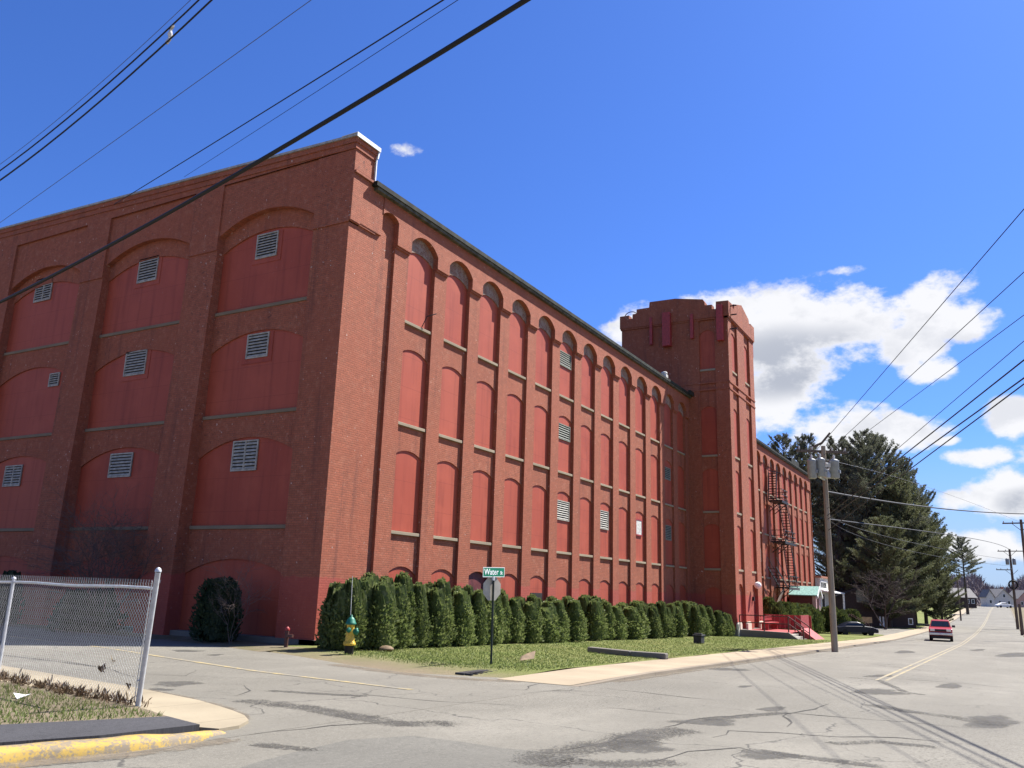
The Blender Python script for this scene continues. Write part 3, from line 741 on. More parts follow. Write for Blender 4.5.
# ---- tower (a part of the mill, its pieces are sub-parts)
tw = MB(); TX0, TX1, TY0, TY1 = 38.6, 46.1, -3.18, 5.3
tw.box(TX0+.25, TX1-.05, TY0+.25, TY1, -.6, 22.12)
TF = [(39.0, 39.5), (41.12, 43.2), (44.82, 46.1)]; TB = [(39.5, 41.12), (43.2, 44.82)]
for a, b in TF: pbox(tw, mpTF, a, b, -.6, 22.12, -.4, 0)
TS = [3.6, 7.62, 11.68, 18.15]; SP = [6.42, 10.4, 15.0, 20.75]; RI = [.28, .28, .3, .45]
def tower_bay(mp, u0, u1, zb, d, door=False):
    tops = [2.45 if not door else 2.62]+[s+r for s, r in zip(SP, RI)]
    if door: archpiece(tw, mp, u0, u1, 2.05, .55, TS[0]-.14, -.4, d)
    else: archpiece(tw, mp, u0, u1, 2.0, .3, TS[0]-.14, -.4, d)
    for k in range(4): archpiece(tw, mp, u0, u1, SP[k], RI[k], (TS[k+1]-.14 if k < 3 else 22.12), -.4, d)
TB_P = []
for (a, b) in TB: tower_bay(mpTF, a, b, -.6, -.13, True)
# tower side: pier, one bay, long blank wall
pbox(tw, mpTS, -3.18, -2.16, -.6, 22.12, -.4, 0); pbox(tw, mpTS, -.96, 1.2, -.6, 22.12, -.4, 0); pbox(tw, mpTS, 1.2, 5.3, 15.9, 22.12, -.4, -.045)
tower_bay(mpTS, -2.16, -.96, -.6, -.10)
for z in (16.5, 17.02): pbox(tw, mpTF, 38.55, 46.12, z, z+.1, -.1, .045); pbox(tw, mpTS, -3.22, 1.2, z, z+.1, -.1, .045)
# corbel table and stepped parapet
side = [(-3.30,22.1),(-3.30,23.26),(-2.36,23.3),(-2.34,22.72),(-2.05,22.74),(-2.05,23.1),(-1.5,23.12),(-1.5,23.4),(-1.36,23.62),(.8,24.0),(2.9,24.02),(2.94,23.57),(3.98,23.56),(4.0,23.22),(4.32,23.2),(4.34,22.84),(4.62,22.86),(4.63,23.15),(5.4,23.14),(5.4,22.1)]
tw.prism(side, mpTS, -.5, .12)
front = [(38.98,22.1),(38.98,23.27),(39.7,23.3),(39.72,23.05),(40.08,23.06),(40.16,23.48),(42.4,24.1),(44.5,23.56),(44.66,23.24),(45.05,23.2),(45.08,23.36),(46.22,23.36),(46.22,22.1)]
tw.prism(front, mpTF, -.5, .12)
tw.box(45.72, 46.22, -2.69, 5.4, 22.1, 23.3); tw.box(39.08, 45.72, 4.9, 5.4, 22.1, 23.2)
pbox(tw, mpTS, -3.26, 5.36, 21.98, 22.1, -.3, .06); pbox(tw, mpTF, 38.54, 46.16, 21.98, 22.1, -.3, .06)
tw_ob = tw.build('tower', M['brick'], mill)
def tpanels(mp, u0, u1, d, door):
    rows = [(-.5, 2.55 if not door else 2.62)]+[(TS[k], SP[k]+RI[k]+.04) for k in range(4)]
    for k, (z0, z1) in enumerate(rows):
        m = MB(); pbox(m, mp, u0, u1, z0, z1, -.38, d-.05-(.12 if door and k == 0 else 0))
        m.build('door' if (door and k == 0) else 'window_panel', M['maroon'] if (door and k == 0) else M['panel'], tw_ob)
        if k: m = MB(); pbox(m, mp, u0+.015, u1-.015, z0-.14, z0, -.38, d+.07); m.build('sill', M['sill'], tw_ob)
for (a, b) in TB: tpanels(mpTF, a, b, -.13, True)
tpanels(mpTS, -2.16, -.96, -.10, False)
for mp, u0, u1, z0, z1, d1, mt in ((mpTS,1.16,1.8,20.2,22.9,.42,'board_red'),(mpTS,-2.9,-2.42,20.15,22.95,.40,'board_red'),(mpTS,2.68,2.9,20.5,22.72,.22,'board_red'),(mpTS,-.6,-.36,20.6,22.55,.24,'board_red')):
    m = MB(); pbox(m, mp, u0, u1, z0, z1, .0, d1); m.build('hanging_board', M[mt], tw_ob, bevel=.02)
m = MB(); m.box(46.1, 46.55, -3.1, -2.4, 20.9, 22.5); m.build('hanging_board', M['board_red'], tw_ob)
m = MB()
for z in (21.2, 22.3, 23.0): m.obox((39.1,-3.2,z),(39.1,-3.75,z), .08, .08)
m.obox((39.1,-3.68,20.9),(39.1,-3.68,23.1), .07, .07); m.build('iron_bracket', M['iron'], tw_ob)
m = MB(); m.tube([(38.75, 4.55+.55*math.cos(a), 23.1+.42*math.sin(a)) for a in np.linspace(0, PI, 12)], .035, 5); m.build('hoop', M['iron'], tw_ob)
for x in (38.6, 41.12, 44.82):
    w = {38.6:.95, 41.12:1.0, 44.82:.9}[x]
    m = MB(); m.prism([(x-.06,-1.2),(x+w,-1.2),(x+w,-.12),(x+w-.15,.0),(x+.1,.0),(x-.06,-.12)], mpTF, -.05, .13); m.build('pier_base', M['cream_stone'], tw_ob, bevel=.05)
m = MB(); m.box(38.5, 46.2, -3.24, 1, -2.4, -.5); m.build('stone_base', M['stone'], tw_ob)
m = MB(); P = ony(757.5, 585.5, -3.6); m.lathe([(.02,-.24),(.16,-.2),(.27,-.02),(.24,.14),(.12,.24),(.02,.26)], (P[0], -3.62, P[2]), 14); m.build('globe_lamp', M['white'], tw_ob)
m = MB(); m.box(43.0, 43.16, -3.32, -3.17, 1.45, 1.75); m.build('call_box', M['iron'], tw_ob)

# ---- wing beyond the tower (part; panels and sills are sub-parts)
wg = MB(); WX0, WX1 = 46.1, 85.1; WP = 2.86
wg.box(WX0, WX1, .25, 28, -1.6, 16.0)
wing_bays = []
for k in range(13):
    u0 = 47.95+WP*k-.93; u1 = u0+1.86
    street_bay(wg, mpL, u0, u1, -.6, bare=bare_wing)
    pl = u0-1.0 if k else WX0
    pbox(wg, mpL, pl, u0, -1.6, 14.42, -.3, 0); pbox(wg, mpL, pl, u0, 14.42, 16, -.3, .12); pbox(wg, mpL, pl+.004, u0-.004, 14.33, 14.42, -.3, .06)
    wing_bays.append((u0, u1))
pbox(wg, mpL, wing_bays[-1][1], WX1, -1.6, 14.42, -.3, 0); pbox(wg, mpL, wing_bays[-1][1], WX1, 14.42, 16, -.3, .12)
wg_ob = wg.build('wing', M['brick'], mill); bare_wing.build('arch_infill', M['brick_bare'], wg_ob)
for k, (u0, u1) in enumerate(wing_bays):
    for j, (z0, z1) in enumerate([(-1.6, 2.45)]+[(SILL[i], (6.75, 10.75, 14.8)[i]) for i in range(3)]):
        m = MB(); pbox(m, mpL, u0, u1, z0, z1, -.29, -.165); p = m.build('window_panel', M['panel'], wg_ob)
        if j: m = MB(); pbox(m, mpL, u0+.015, u1-.015, z0-.14, z0, -.28, -.03); m.build('sill', M['sill'], wg_ob)
m = MB(); m.box(46.12, 85.4, -.36, 28, 16.12, 16.32); m.build('roof', M['eave'], wg_ob)
m = MB(); m.box(46.14, 85.3, -.30, 0, 16.0, 16.12); m.build('eave_board', M['eave_soffit'], wg_ob)
m = MB(); m.box(85.1, 85.25, -.1, 1.0, -1.6, 16.0); m.build('corner_pier', M['brick'], wg_ob)
m = MB(); m.box(80.5, 84.9, 1.0, 5, 16.32, 17.9); m.build('roof_hatch', M['eave'], wg_ob)
# window louvre low on the wing
u0, u1 = wing_bays[4]; louver(mpL, u0+.2, u1-.3, 5.0, 6.2, -.165, wg_ob)

# ================================================================== FIRE ESCAPE
fe = thing('fire_escape', 'black iron fire escape with three railed landings and steep ladders on the far wing', 'fire escape', (66, -.9, 3))
def landing(x0, x1, z, depth=1.15, h=1.05, name='landing'):
    m = MB(); m.box(x0, x1, -.13-depth, -.13, z-.12, z)
    m.box(x0, x1, -.13-depth-.03, -.13-depth, z-.25, z+.0)
    for x in np.arange(x0+.3, x1, 2.4):
        m.obox((x, -.13, z-1.1), (x, -.13-depth*.95, z-.1), .07, .07); m.tube([(x, -.2, z-.12), (x, -.5, z-.45), (x, -.13, z-.75)], .03, 4)
    p = m.build(name, M['iron'], fe)
    r = MB()
    for zz in (.15, .55, h): r.obox((x0, -.13-depth, z+zz), (x1, -.13-depth, z+zz), .06, .06); r.obox((x0, -.13, z+zz), (x0, -.13-depth, z+zz), .06, .06); r.obox((x1, -.13, z+zz), (x1, -.13-depth, z+zz), .06, .06)
    for x in np.arange(x0, x1+.01, .55): r.obox((x, -.13-depth, z), (x, -.13-depth, z+h), .035, .035)
    for x in np.arange(x0+.5, x1-.5, 1.15):      # scrolled hoops of the rail
        r.tube([(x+.35*math.cos(a), -.13-depth-.02, z+.80+.26*math.sin(a)) for a in np.linspace(0, 2*PI, 13)], .028, 4, cap=False)
    r.build('railing', M['iron'], p); return p
landing(62.8, 65.6, 11.0, 1.3); landing(63.4, 68.4, 7.1, 1.3); landing(64.3, 69.2, 2.8, 1.3)
def ladder(x0, z0, x1, z1, y=-.75, w=.75, name='stair'):
    m = MB(); n = int(abs(z1-z0)/.25)
    for s in (-1, 1): m.obox((x0, y+s*w/2, z0), (x1, y+s*w/2, z1), .06, .16); m.obox((x0, y+s*w/2, z0+.9), (x1, y+s*w/2, z1+.9), .045, .045)
    for i in range(n): t = (i+.5)/n; x = x0+(x1-x0)*t; z = z0+(z1-z0)*t; m.box(x-.13, x+.13, y-w/2, y+w/2, z-.03, z+.02)
    return m.build(name, M['iron'], fe)
ladder(65.4, 11.0, 68.2, 7.1, y=-.9); ladder(66.6, 7.1, 69.0, 2.8, y=-.9); ladder(64.3, 2.8, 59.8, 4.5, y=-.9); ladder(63.6, 13.8, 62.9, 11.0, y=-.5)
m = MB(); m.obox((62.4,-.35,2.8),(62.4,-.35,14.2),.22,.2); m.obox((62.9,-.3,13.9),(64.3,-1.1,13.8),.06,.06); m.obox((64.3,-.3,13.4),(64.3,-1.1,13.8),.06,.06); m.build('standpipe', M['iron'], fe)
m = MB(); m.obox((59.2,-.9,.1),(64.0,-1.0,2.7),.16,.16); m.build('prop', M['pole_dark'], fe)

# ================================================================== ENTRANCE LANDING, STAIRS AND RAMP
zt = -.50
dk = thing('entrance_landing', 'dark stone landing with rust railing and steps leading to the tower doors', 'landing', (41, -5, -1))
m = MB(); m.prism([(-3.25,-1.6),(-6.55,-1.6),(-7.55,-1.6),(-7.5,-1.12),(-6.55,zt-.02),(-3.25,zt+.04)], lambda u, z, d: (38.75+d, u, z), 0, .32)
m.build('side_wall', M['stone'], dk, bevel=.03)
m = MB(); m.box(39.07, 46.0, -6.5, -3.2, -1.7, zt-.05); m.build('floor', M['deck_red'], dk)
m = MB()
for i in range(4): m.box(39.07, 40.95, -6.5-.27*(i+1), -6.5-.27*i, -1.8, zt-.05-.15*(i+.6))
m.build('steps', M['concrete'], dk, bevel=.015)
m = MB(); x = 38.86
posts = [(-3.3, zt), (-4.95, zt), (-6.55, zt), (-7.5, -1.12)]; tops = [.50, .50, .50, -.14]
for (y, z0), z1 in zip(posts, tops): m.obox((x, y, z0), (x, y, z1), .075, .075, up=(1,0,0))
for f in (1., .52):
    for i in range(3):
        za = posts[i][1]+(tops[i]-posts[i][1])*f; zb = posts[i+1][1]+(tops[i+1]-posts[i+1][1])*f
        m.obox((x, posts[i][0], za), (x, posts[i+1][0], zb), .065, .065)
m.build('railing', M['rail'], dk)
m = MB(); x = 40.9
for y, z0, z1 in ((-6.55, zt, .5), (-7.5, -1.12, -.14)): m.obox((x, y, z0), (x, y, z1), .07, .07, up=(1,0,0))
for f in (1., .55): m.obox((x, -6.55, zt+1.0*f), (x, -7.5, -1.12+.98*f), .06, .06)
m.build('stair_rail', M['rail'], dk)
rp = thing('wooden_ramp', 'bright red painted ramp with board side panels beside the tower steps', 'ramp', (42.6, -7, -1))
m = MB(); m.prism([(-6.9,-1.5),(-8.05,-1.5),(-8.05,-1.12),(-7.95,-1.06),(-6.9,-.30)], lambda u, z, d: (41.1+d, u, z), 0, 3.0); m.build('slope', M['deck_red'], rp)
m = MB()
for i in range(7): m.box(41.3+i*.4, 41.3+i*.4+.38, -6.9, -6.82, -.3, .58)
m.build('board_panel', M['board_red'], rp)
m = MB()
for i in range(9): m.box(46.0, 46.08, -6.7+i*.38, -6.7+i*.38+.36, -.5, .5)
m.build('board_panel', M['board_red'], rp)
bn = thing('red_bench', 'low red wooden bench with slatted back on the tower landing', 'bench', (43, -4.4, zt))
m = MB(); m.box(42.0, 45.4, -4.5, -3.95, -.12, -.02); m.build('seat', M['board_red'], bn)
m = MB()
for z in (.1, .3): m.box(42.0, 45.4, -3.98, -3.92, z, z+.15)
m.build('backrest', M['board_red'], bn)
for x in (42.2, 45.1): m = MB(); m.box(x, x+.1, -4.45, -3.98, zt-.04, -.12); m.build('leg', M['board_red'], bn)

# ================================================================== PLANTS
def cards(P, Dv, L, W, rng, nrm=None):
    """leaf sprays: one pointed quad per point, along direction Dv"""
    n = len(P); Dv = Dv/(np.linalg.norm(Dv, axis=1)[:, None]+1e-9)
    ref = rng.normal(size=(n, 3)) if nrm is None else nrm
    S = np.cross(Dv, ref); S /= (np.linalg.norm(S, axis=1)[:, None]+1e-9)
    V = np.zeros((n, 4, 3)); V[:, 0] = P; V[:, 1] = P+Dv*L[:, None]*.55+S*W[:, None]; V[:, 2] = P+Dv*L[:, None]; V[:, 3] = P+Dv*L[:, None]*.55-S*W[:, None]
    return V.reshape(-1, 3), np.arange(4*n).reshape(-1, 4)
def arb_mesh(name, seed, n, h, w, mat, spires=4, flat=.0, size=.11):
    """column of upright sprays: several spires fused at the base"""
    rng = np.random.default_rng(seed); Ps = []; Ds = []
    sp = []
    for i in range(spires):
        a = 2*PI*i/spires+rng.uniform(-.4, .4); r = w*.24*rng.uniform(.5, 1.2)
        sp.append((r*math.cos(a), r*math.sin(a), h*rng.uniform(.74, 1.04), w*.31*rng.uniform(.85, 1.15)))
    k = n//spires
    for cx, cy, hh, rw in sp:
        t = rng.uniform(0, 1, k)**.85; a = rng.uniform(0, 2*PI, k)
        prof = np.minimum(1, (t*5+.6))*np.where(t < .34, 1., 1-.92*np.maximum(0, (t-.34)/.66)**1.55)
        if flat: prof = np.minimum(1, t*4+.7)*np.where(t < .5, 1, np.sqrt(np.maximum(0, 1-((t-.5)/.54)**2)))
        lump = 1+.13*np.sin(a*3+t*9+cx*30)+.10*np.sin(a*5-t*17)+rng.normal(0, .06, k)
        r = rw*prof*lump*rng.uniform(.80, 1.0, k)
        P = np.stack([cx+r*np.cos(a), cy+r*np.sin(a), t*hh], 1)
        D = np.stack([np.cos(a)*.75, np.sin(a)*.75, np.full(k, .9)], 1)+rng.normal(0, .38, (k, 3))
        Ps.append(P); Ds.append(D)
    P = np.concatenate(Ps); D = np.concatenate(Ds); m = len(P)
    V, F = cards(P, D, size*rng.uniform(.6, 1.5, m), size*.32*rng.uniform(.6, 1.4, m), rng)
    # inner core of bigger dark-side sprays so that the column is not see-through
    q = n//5; s = rng.integers(0, spires, q); sp = np.array(sp); t = rng.uniform(.02, .86, q); a = rng.uniform(0, 2*PI, q)
    r = sp[s, 3]*.6*np.where(t < .6, 1, 1-(t-.6)*1.6)
    P2 = np.stack([sp[s, 0]+r*np.cos(a), sp[s, 1]+r*np.sin(a), t*sp[s, 2]], 1)
    D2 = np.stack([-np.sin(a)*.5, np.cos(a)*.5, np.full(q, 1.)], 1)
    V2, F2 = cards(P2, D2, np.full(q, size*3.6), np.full(q, size*1.5), rng, np.stack([np.cos(a), np.sin(a), np.zeros(q)], 1))
    o = rawmesh(name, np.concatenate([V, V2]), np.concatenate([F, F2+len(V)]), mat); return o
protos = []
for i in range(4):
    root = thing('arborvitae_shrub', 'x', 'shrub', (0, 0, -60)); f = arb_mesh('foliage', 11+i, 8500, 2.3, 1.55, M['arb'], (4,5,3,4)[i]); f.parent = root
    m = MB(); m.tube([(0,0,-.15),(0,.02,.5),(0,0,1.0)], [.06,.05,.02], 6); tr = m.build('trunk', M['bark'], root, local=True)
    protos.append(root)
# px centre of each shrub along the hedge, and its top
HX = [(345,574,.98,.0),(368,570,1.15,.0),(391,573,1.12,.1),(411,582,.95,.0),(432,576,1.1,.05),(455,583,.95,.0),(471,582,.8,-.1),(486,588,.9,.0),(507,590,.95,.05),(526,595,.95,.0),(542,596,1.0,.0),(552,594,.9,0),(568,594,1.05,0),(590,595,1.1,.05),(610,600,1.0,0),(628,601,1.15,0),(644,600,1.1,.05),(658,599,1.05,0),(673,599,1.05,0),(689,601,1.0,.1),(700,603,.95,.0),(713,606,.9,-.3),(724,610,.8,-.7)]
used = set(); rr = random.Random(5)
names = ['first shrub of the tall hedge, rounded, beside the brick corner and behind the hydrant','second tall shrub of the hedge from the brick corner, dense and shaggy','third hedge shrub from the brick corner, with pale sunlit right flank','fourth hedge shrub from the corner, narrow, in front of the first basement arch','fifth hedge shrub from the corner, pointed, in front of the second basement arch','sixth hedge shrub from the corner, narrow, left of the dark arch','seventh hedge shrub from the corner, thin, in front of the dark open arch','hedge shrub just left of and behind the stop sign post','hedge shrub just right of and behind the stop sign','tenth hedge shrub from the corner, second to the right of the stop sign','eleventh hedge shrub, under the arch with the small dark opening','twelfth hedge shrub, narrow, below the arch right of the dark opening']
more = ['thirteenth hedge shrub, shaggy, behind the old edging stones','fourteenth hedge shrub from the brick corner, near the middle of the row','fifteenth hedge shrub from the brick corner, slightly lower than its left neighbour','sixteenth hedge shrub, wide and dark fronted','seventeenth hedge shrub from the brick corner, wide','eighteenth hedge shrub, sixth from the tower end','nineteenth hedge shrub, fifth from the tower end','fourth hedge shrub counted from the tower end','third hedge shrub counted from the tower end','second to last hedge shrub, in the shade of the tower','last hedge shrub, smallest and darkest, against the tower wall']
for i, (px, py, sw, dy) in enumerate(HX):
    P = ony(px, 620, -1.85+dy); x, y = float(P[0]), -1.85+dy
    top = ony(px, py, y)[2]; z = g(x)+.06; h = top-z
    if i < 4: o = protos[i]
    else: o = copy_tree(protos[(i*7+i//3) % 4])
    o.location = (x, y, z); s = h/2.3
    wd = sw*(.94 if i < 9 else 1.04)*rr.uniform(.9, 1.1)
    o.scale = (wd, wd, s); o.rotation_euler = (0, 0, rr.uniform(0, 6.28))
    o['label'] = (names+more)[i]; o['group'] = 'arborvitae hedge along the mill'
# dark rounded evergreen on the gable side, with bare twigs
y0 = 5.0; P = onx(214, 630, -1.2)
b = thing('yew_bush', 'dark rounded evergreen bush against the shaded gable wall', 'bush', (-1.1, float(P[1]), g(-1)+.05))
f = arb_mesh('foliage', 31, 9000, 2.15, 1.7, M['yew'], 4, 1, .10); f.parent = b
b.scale = (1, 1.0, 1); P2 = onx(214, 575, -1.1); b.scale[2] = (P2[2]-b.location[2])/2.15
def twig_plant(name, label, cat, loc, h, n, seed, mat, spread=.5, r0=.012, group=None, parentname='stems', sub=3):
    root = thing(name, label, cat, loc, 0, group); rr = random.Random(seed); m = MB()
    def grow(p, d, L, r, lev):
        pts = [p]; q = np.array(p)
        for i in range(4):
            d = d+np.array([rr.gauss(0, .18), rr.gauss(0, .18), rr.gauss(0, .1)]); d = d/np.linalg.norm(d); q = q+d*L/4; pts.append(q.copy())
            if lev < sub and i > 0:
                for _ in range(2):
                    grow(q.copy(), d+np.array([rr.gauss(0, .7), rr.gauss(0, .7), rr.gauss(.1, .4)]), L*.55, r*.55, lev+1)
        m.tube(pts, list(np.linspace(r, r*.4, 5)), 4, cap=False)
    for i in range(n):
        a = rr.uniform(0, 6.28); grow(np.array([.1*math.cos(a), .1*math.sin(a), 0]), np.array([math.cos(a)*spread*rr.random(), math.sin(a)*spread*rr.random(), 1.]), h*rr.uniform(.6, .95), r0, 0)
    m.build(parentname, mat, root, local=True); return root
P = onx(101, 610, -.9); twig_plant('bare_shrub', 'leafless tangled climbing shrub on the shaded gable wall', 'shrub', (-.9, float(P[1]), g(-1)), 3.6, 14, 5, M['twig'], .35, .02)
P = onx(235, 640, -1.5); twig_plant('bare_sapling', 'few bare twigs beside the dark round evergreen bush', 'sapling', (-1.6, float(P[1]), g(-1)), 1.9, 3, 9, M['twig'], .4, .012)
P = onx(-8, 620, -1.2)
b2 = thing('yew_bush', 'dark evergreen bush at the far left, behind the chain link fence', 'bush', (-1.2, float(P[1]), g(-1)))
f2 = arb_mesh('foliage', 33, 6000, 2.0, 2.2, M['yew'], 3, 0, .12); f2.parent = b2
P = onx(60, 620, -1.2)
b3 = thing('yew_bush', 'low spreading evergreen at the foot of the bare climbing shrub', 'bush', (-1.2, float(P[1])-1.5, g(-1)))
f3 = arb_mesh('foliage', 35, 6000, 1.4, 2.4, M['yew'], 4, 0, .12); f3.parent = b3
# clipped shrubs by the landing
cp = None
for i, (x, y, h, w, lab) in enumerate([(48.6,-3.2,2.7,2.2,'tallest clipped shrub next to the tower doors'),(51.5,-3.3,2.45,2.4,'second clipped shrub right of the tower'),(54.4,-3.4,2.4,2.4,'third clipped shrub right of the tower, behind the red panels'),(57.3,-3.6,2.4,2.4,'fourth clipped shrub right of the tower, before the green porch'),(60.2,-4.1,2.4,2.4,'fifth clipped shrub right of the tower'),(63.0,-5.4,2.3,2.6,'large clipped shrub right of the red panels'),(66.5,-6.2,2.1,2.4,'last clipped shrub, by the small steps and the pole')]):
    if cp is None:
        cp = thing('clipped_shrub', lab, 'shrub', (0,0,0)); f = arb_mesh('foliage', 51, 4200, 1.5, 2.0, M['clip'], 4, 1, .13); f.parent = cp; o = cp
    else: o = copy_tree(cp)
    o.location = (x, y, g(x)+.1); o.scale = (w/2, w/2, h/1.5*.95); o.rotation_euler = (0,0,i*1.3); o['label'] = lab; o['group'] = 'clipped shrubs by the tower entrance'

# ---- white pines: whorled branches carrying flat sprays of needles
def pine(name, label, loc, h, crown0, spread, seed, group='pines beyond the mill', dens=1.0, leafmat='pine', topw=.25, lean=(0,0), proto=None, rz=0, sc=1):
    if proto is not None:
        o = copy_tree(proto); o.location = loc; o.rotation_euler = (0,0,rz); o.scale = (sc,sc,sc*h); o['label'] = label; return o
    root = thing(name, label, 'pine tree', loc, rz, group); rng = np.random.default_rng(seed); rr = random.Random(seed)
    m = MB(); r0 = .012*h+.1
    tp = lambda t: np.array([lean[0]*t*t, lean[1]*t*t, h*t])
    m.tube([tp(t)+np.array([0,0,-.3*(t == 0)]) for t in np.linspace(0, .97, 9)], [r0*(1-.93*t) for t in np.linspace(0, 1, 9)], 7)
    m.build('trunk', M['bark'], root, local=True)
    lim = MB(); Ps = []; Ds = []; Ls = []
    nb = int(84*dens)
    for i in range(nb):
        t = crown0+(1-crown0)*(i+rr.random())/nb; az = i*2.399+rr.uniform(-.5, .5)
        u = (t-crown0)/(1-crown0)
        prof = min(1, .5+u*2.4)*(1-u**2.5)+topw*.35*(u > .8)
        L = spread*prof*rr.uniform(.55, 1.15)+.5
        up0 = .08+.85*u+rr.uniform(-.15, .15)
        p = tp(t); d = np.array([math.cos(az), math.sin(az), up0]); pts = [p]; q = p.copy(); ns = 5
        for s in range(ns):
            d = d+np.array([rr.gauss(0, .08), rr.gauss(0, .08), .07]); d = d/np.linalg.norm(d); q = q+d*L/ns; pts.append(q.copy())
        lim.tube(pts, list(np.linspace(.02*L+.015, .012, ns+1)), 4, cap=False)
        pts = np.array(pts); nt = int(5+L*3.8)
        for k in range(nt):
            f = rr.uniform(.28, 1.0); j = min(ns-1, int(f*ns)); b = pts[j]+(pts[j+1]-pts[j])*(f*ns-j)
            sd = rr.choice((-1, 1)); dd = (pts[min(j+1, ns)]-pts[j]); dd = dd/np.linalg.norm(dd); lat = np.array([-dd[1], dd[0], 0])*sd
            tl = (1.15-f*.6)*L*.30+.25; td = dd*.8+lat*rr.uniform(.25, 1.0)+np.array([0,0,rr.uniform(-.05,.35)]); td = td/np.linalg.norm(td)
            nc = max(2, int(tl/.34))
            for c in range(nc):
                base = b+td*tl*(c+.6)/nc
                kk = 10
                Ps.append(base+rng.normal(0, .05, (kk, 3))); Ds.append(td*1.0+rng.normal(0, .55, (kk, 3))+np.array([0,0,.35])); Ls.append(rng.uniform(.20, .42, kk))
    lim.build('limbs', M['bark'], root, local=True)
    P = np.concatenate(Ps); D = np.concatenate(Ds); L = np.concatenate(Ls)
    V, F = cards(P, D, L, L*.13, rng); o = rawmesh('crown', V, F, M[leafmat], root); return root
def gp(px, D, dz=0): P = at(px, 605, D); return (float(P[0]), float(P[1]), g(P[0])+.1+dz+.03*max(0, min(40, P[1]+4))*(P[0] > 96))
def hp(px, py, D): return float(at(px, py, D)[2]-gp(px, D)[2])
PA = pine('white_pine', 'tallest broad white pine right of the utility pole, its top above all others', gp(873, 118), hp(873, 429, 118), .10, 7.6, 1, dens=1.5)
PB = pine('white_pine', 'second white pine top, just left of the tallest, close behind the pole transformers', gp(846, 122), hp(846, 437, 122), .42, 5.5, 2, dens=.9)
PC = pine('white_pine', 'bushy sunlit white pine at the right end of the pine clump, beside the sidewalk', gp(909, 116), hp(906, 478, 116), .06, 6.6, 3, dens=1.5, leafmat='pine_light')
PD = pine('white_pine', 'white pine top showing above the end of the wing roof', gp(790, 128), hp(788, 432, 128), .5, 5.2, 4, dens=.8)
def pcopy(src, sh, label, px, py, D, rz, wid=1.0, dz=0):
    o = copy_tree(src); h0 = sh; o.location = gp(px, D, dz); s = hp(px, py, D)/h0; o.scale = (wid, wid, s); o.rotation_euler = (0,0,rz); o['label'] = label; return o
hA, hB, hC, hD = hp(873,429,118), hp(846,437,122), hp(906,478,116), hp(788,432,128)
pcopy(PB, hB, 'tall white pine directly behind the top of the transformer pole', 815, 434, 126, 1.9, 1.0)
pcopy(PD, hD, 'bare trunked white pine between the wing and the pole, lower than its neighbours', 830, 452, 132, 4.0, .95)
pcopy(PA, hA, 'dense white pine just right of the tallest one, forming the middle of the clump', 889, 433, 121, 2.2, .92)
pcopy(PC, hC, 'lower white pine in front of the clump with drooping dark boughs', 889, 520, 108, 1.1, .85)
pcopy(PA, hA, 'dark white pine standing behind the middle of the clump', 858, 452, 132, 3.3, .9)
pcopy(PC, hC, 'outermost white pine reaching over the sidewalk on the right side of the clump', 925, 500, 128, 3.9, .85)
pcopy(PC, hC, 'small pale pine at the street edge below the tall clump', 941, 566, 122, 5.1, .5)
pcopy(PA, hA, 'broad white pine forming the right shoulder of the clump', 914, 458, 125, 5.2, .8)
pcopy(PD, hD, 'slender distant pine standing alone right of the clump, above the grey roofed house', 967, 538, 185, .6, .8)
pcopy(PB, hB, 'dark pine filling the gap behind the bare trunks', 842, 500, 140, 2.9, 1.1)
pcopy(PC, hC, 'low dark pine behind the white annex', 838, 545, 112, 2.4, .6)
pcopy(PC, hC, 'dark low pine behind the brown shed, left of centre', 868, 548, 134, .4, .75)
twig_plant('bare_tree', 'small bare brown tree in front of the dark pines and shed', 'bare tree', gp(884, 99), 5.6, 3, 21, M['twig_shaded'], .7, .09, None, 'branches')
twig_plant('bare_tree', 'bare young tree seen between the pine trunks left of the clump', 'bare tree', gp(846, 110), 9.5, 3, 23, M['twig_shaded'], .4, .09, None, 'branches')

# ================================================================== STREET FURNITURE
# ---- chain link fence
p1 = np.array([-13.24,-8.88]); p2 = np.array([-12.60,-4.55]); fd = (p2-p1)/np.linalg.norm(p2-p1)
fz = g(-13)+.05
fence = thing('chain_link_fence', 'galvanised chain link fence with leaning end post at the corner grass', 'fence', (p1[0], p1[1], fz))
fn = np.array([-fd[1], fd[0], 0.]); f3 = np.array([fd[0], fd[1], 0.])
def fp(s, z, o=0.): return np.array([p1[0], p1[1], fz])+f3*s+np.array([0,0,z])+fn*o
FL = 13.0; FH = 1.64
m = MB(); top = np.array([-13.52,-9.30,1.70]); m.tube([fp(0,-.1), fp(0,0)*.0+np.array([p1[0],p1[1],fz]), top], .036, 12); tp_ = top
m.lathe([(.042,0),(.044,.02),(.03,.05),(.004,.065)], tuple(top), 12); m.build('end_post', M['galv'], fence)
for s in (4.5, 7.6, 10.4, 13.0):
    m = MB(); m.tube([fp(s,-.1), fp(s,1.62)], .028, 10); m.lathe([(.038,0),(.038,.02),(.01,.04)], tuple(fp(s,1.62)), 10); m.build('post', M['galv'], fence)
m = MB(); m.tube([fp(-.10, 1.56)]+[fp(s, 1.565+.01*math.sin(s*2)) for s in np.linspace(.2, FL, 20)], .021, 8); m.build('top_rail', M['galv'], fence)
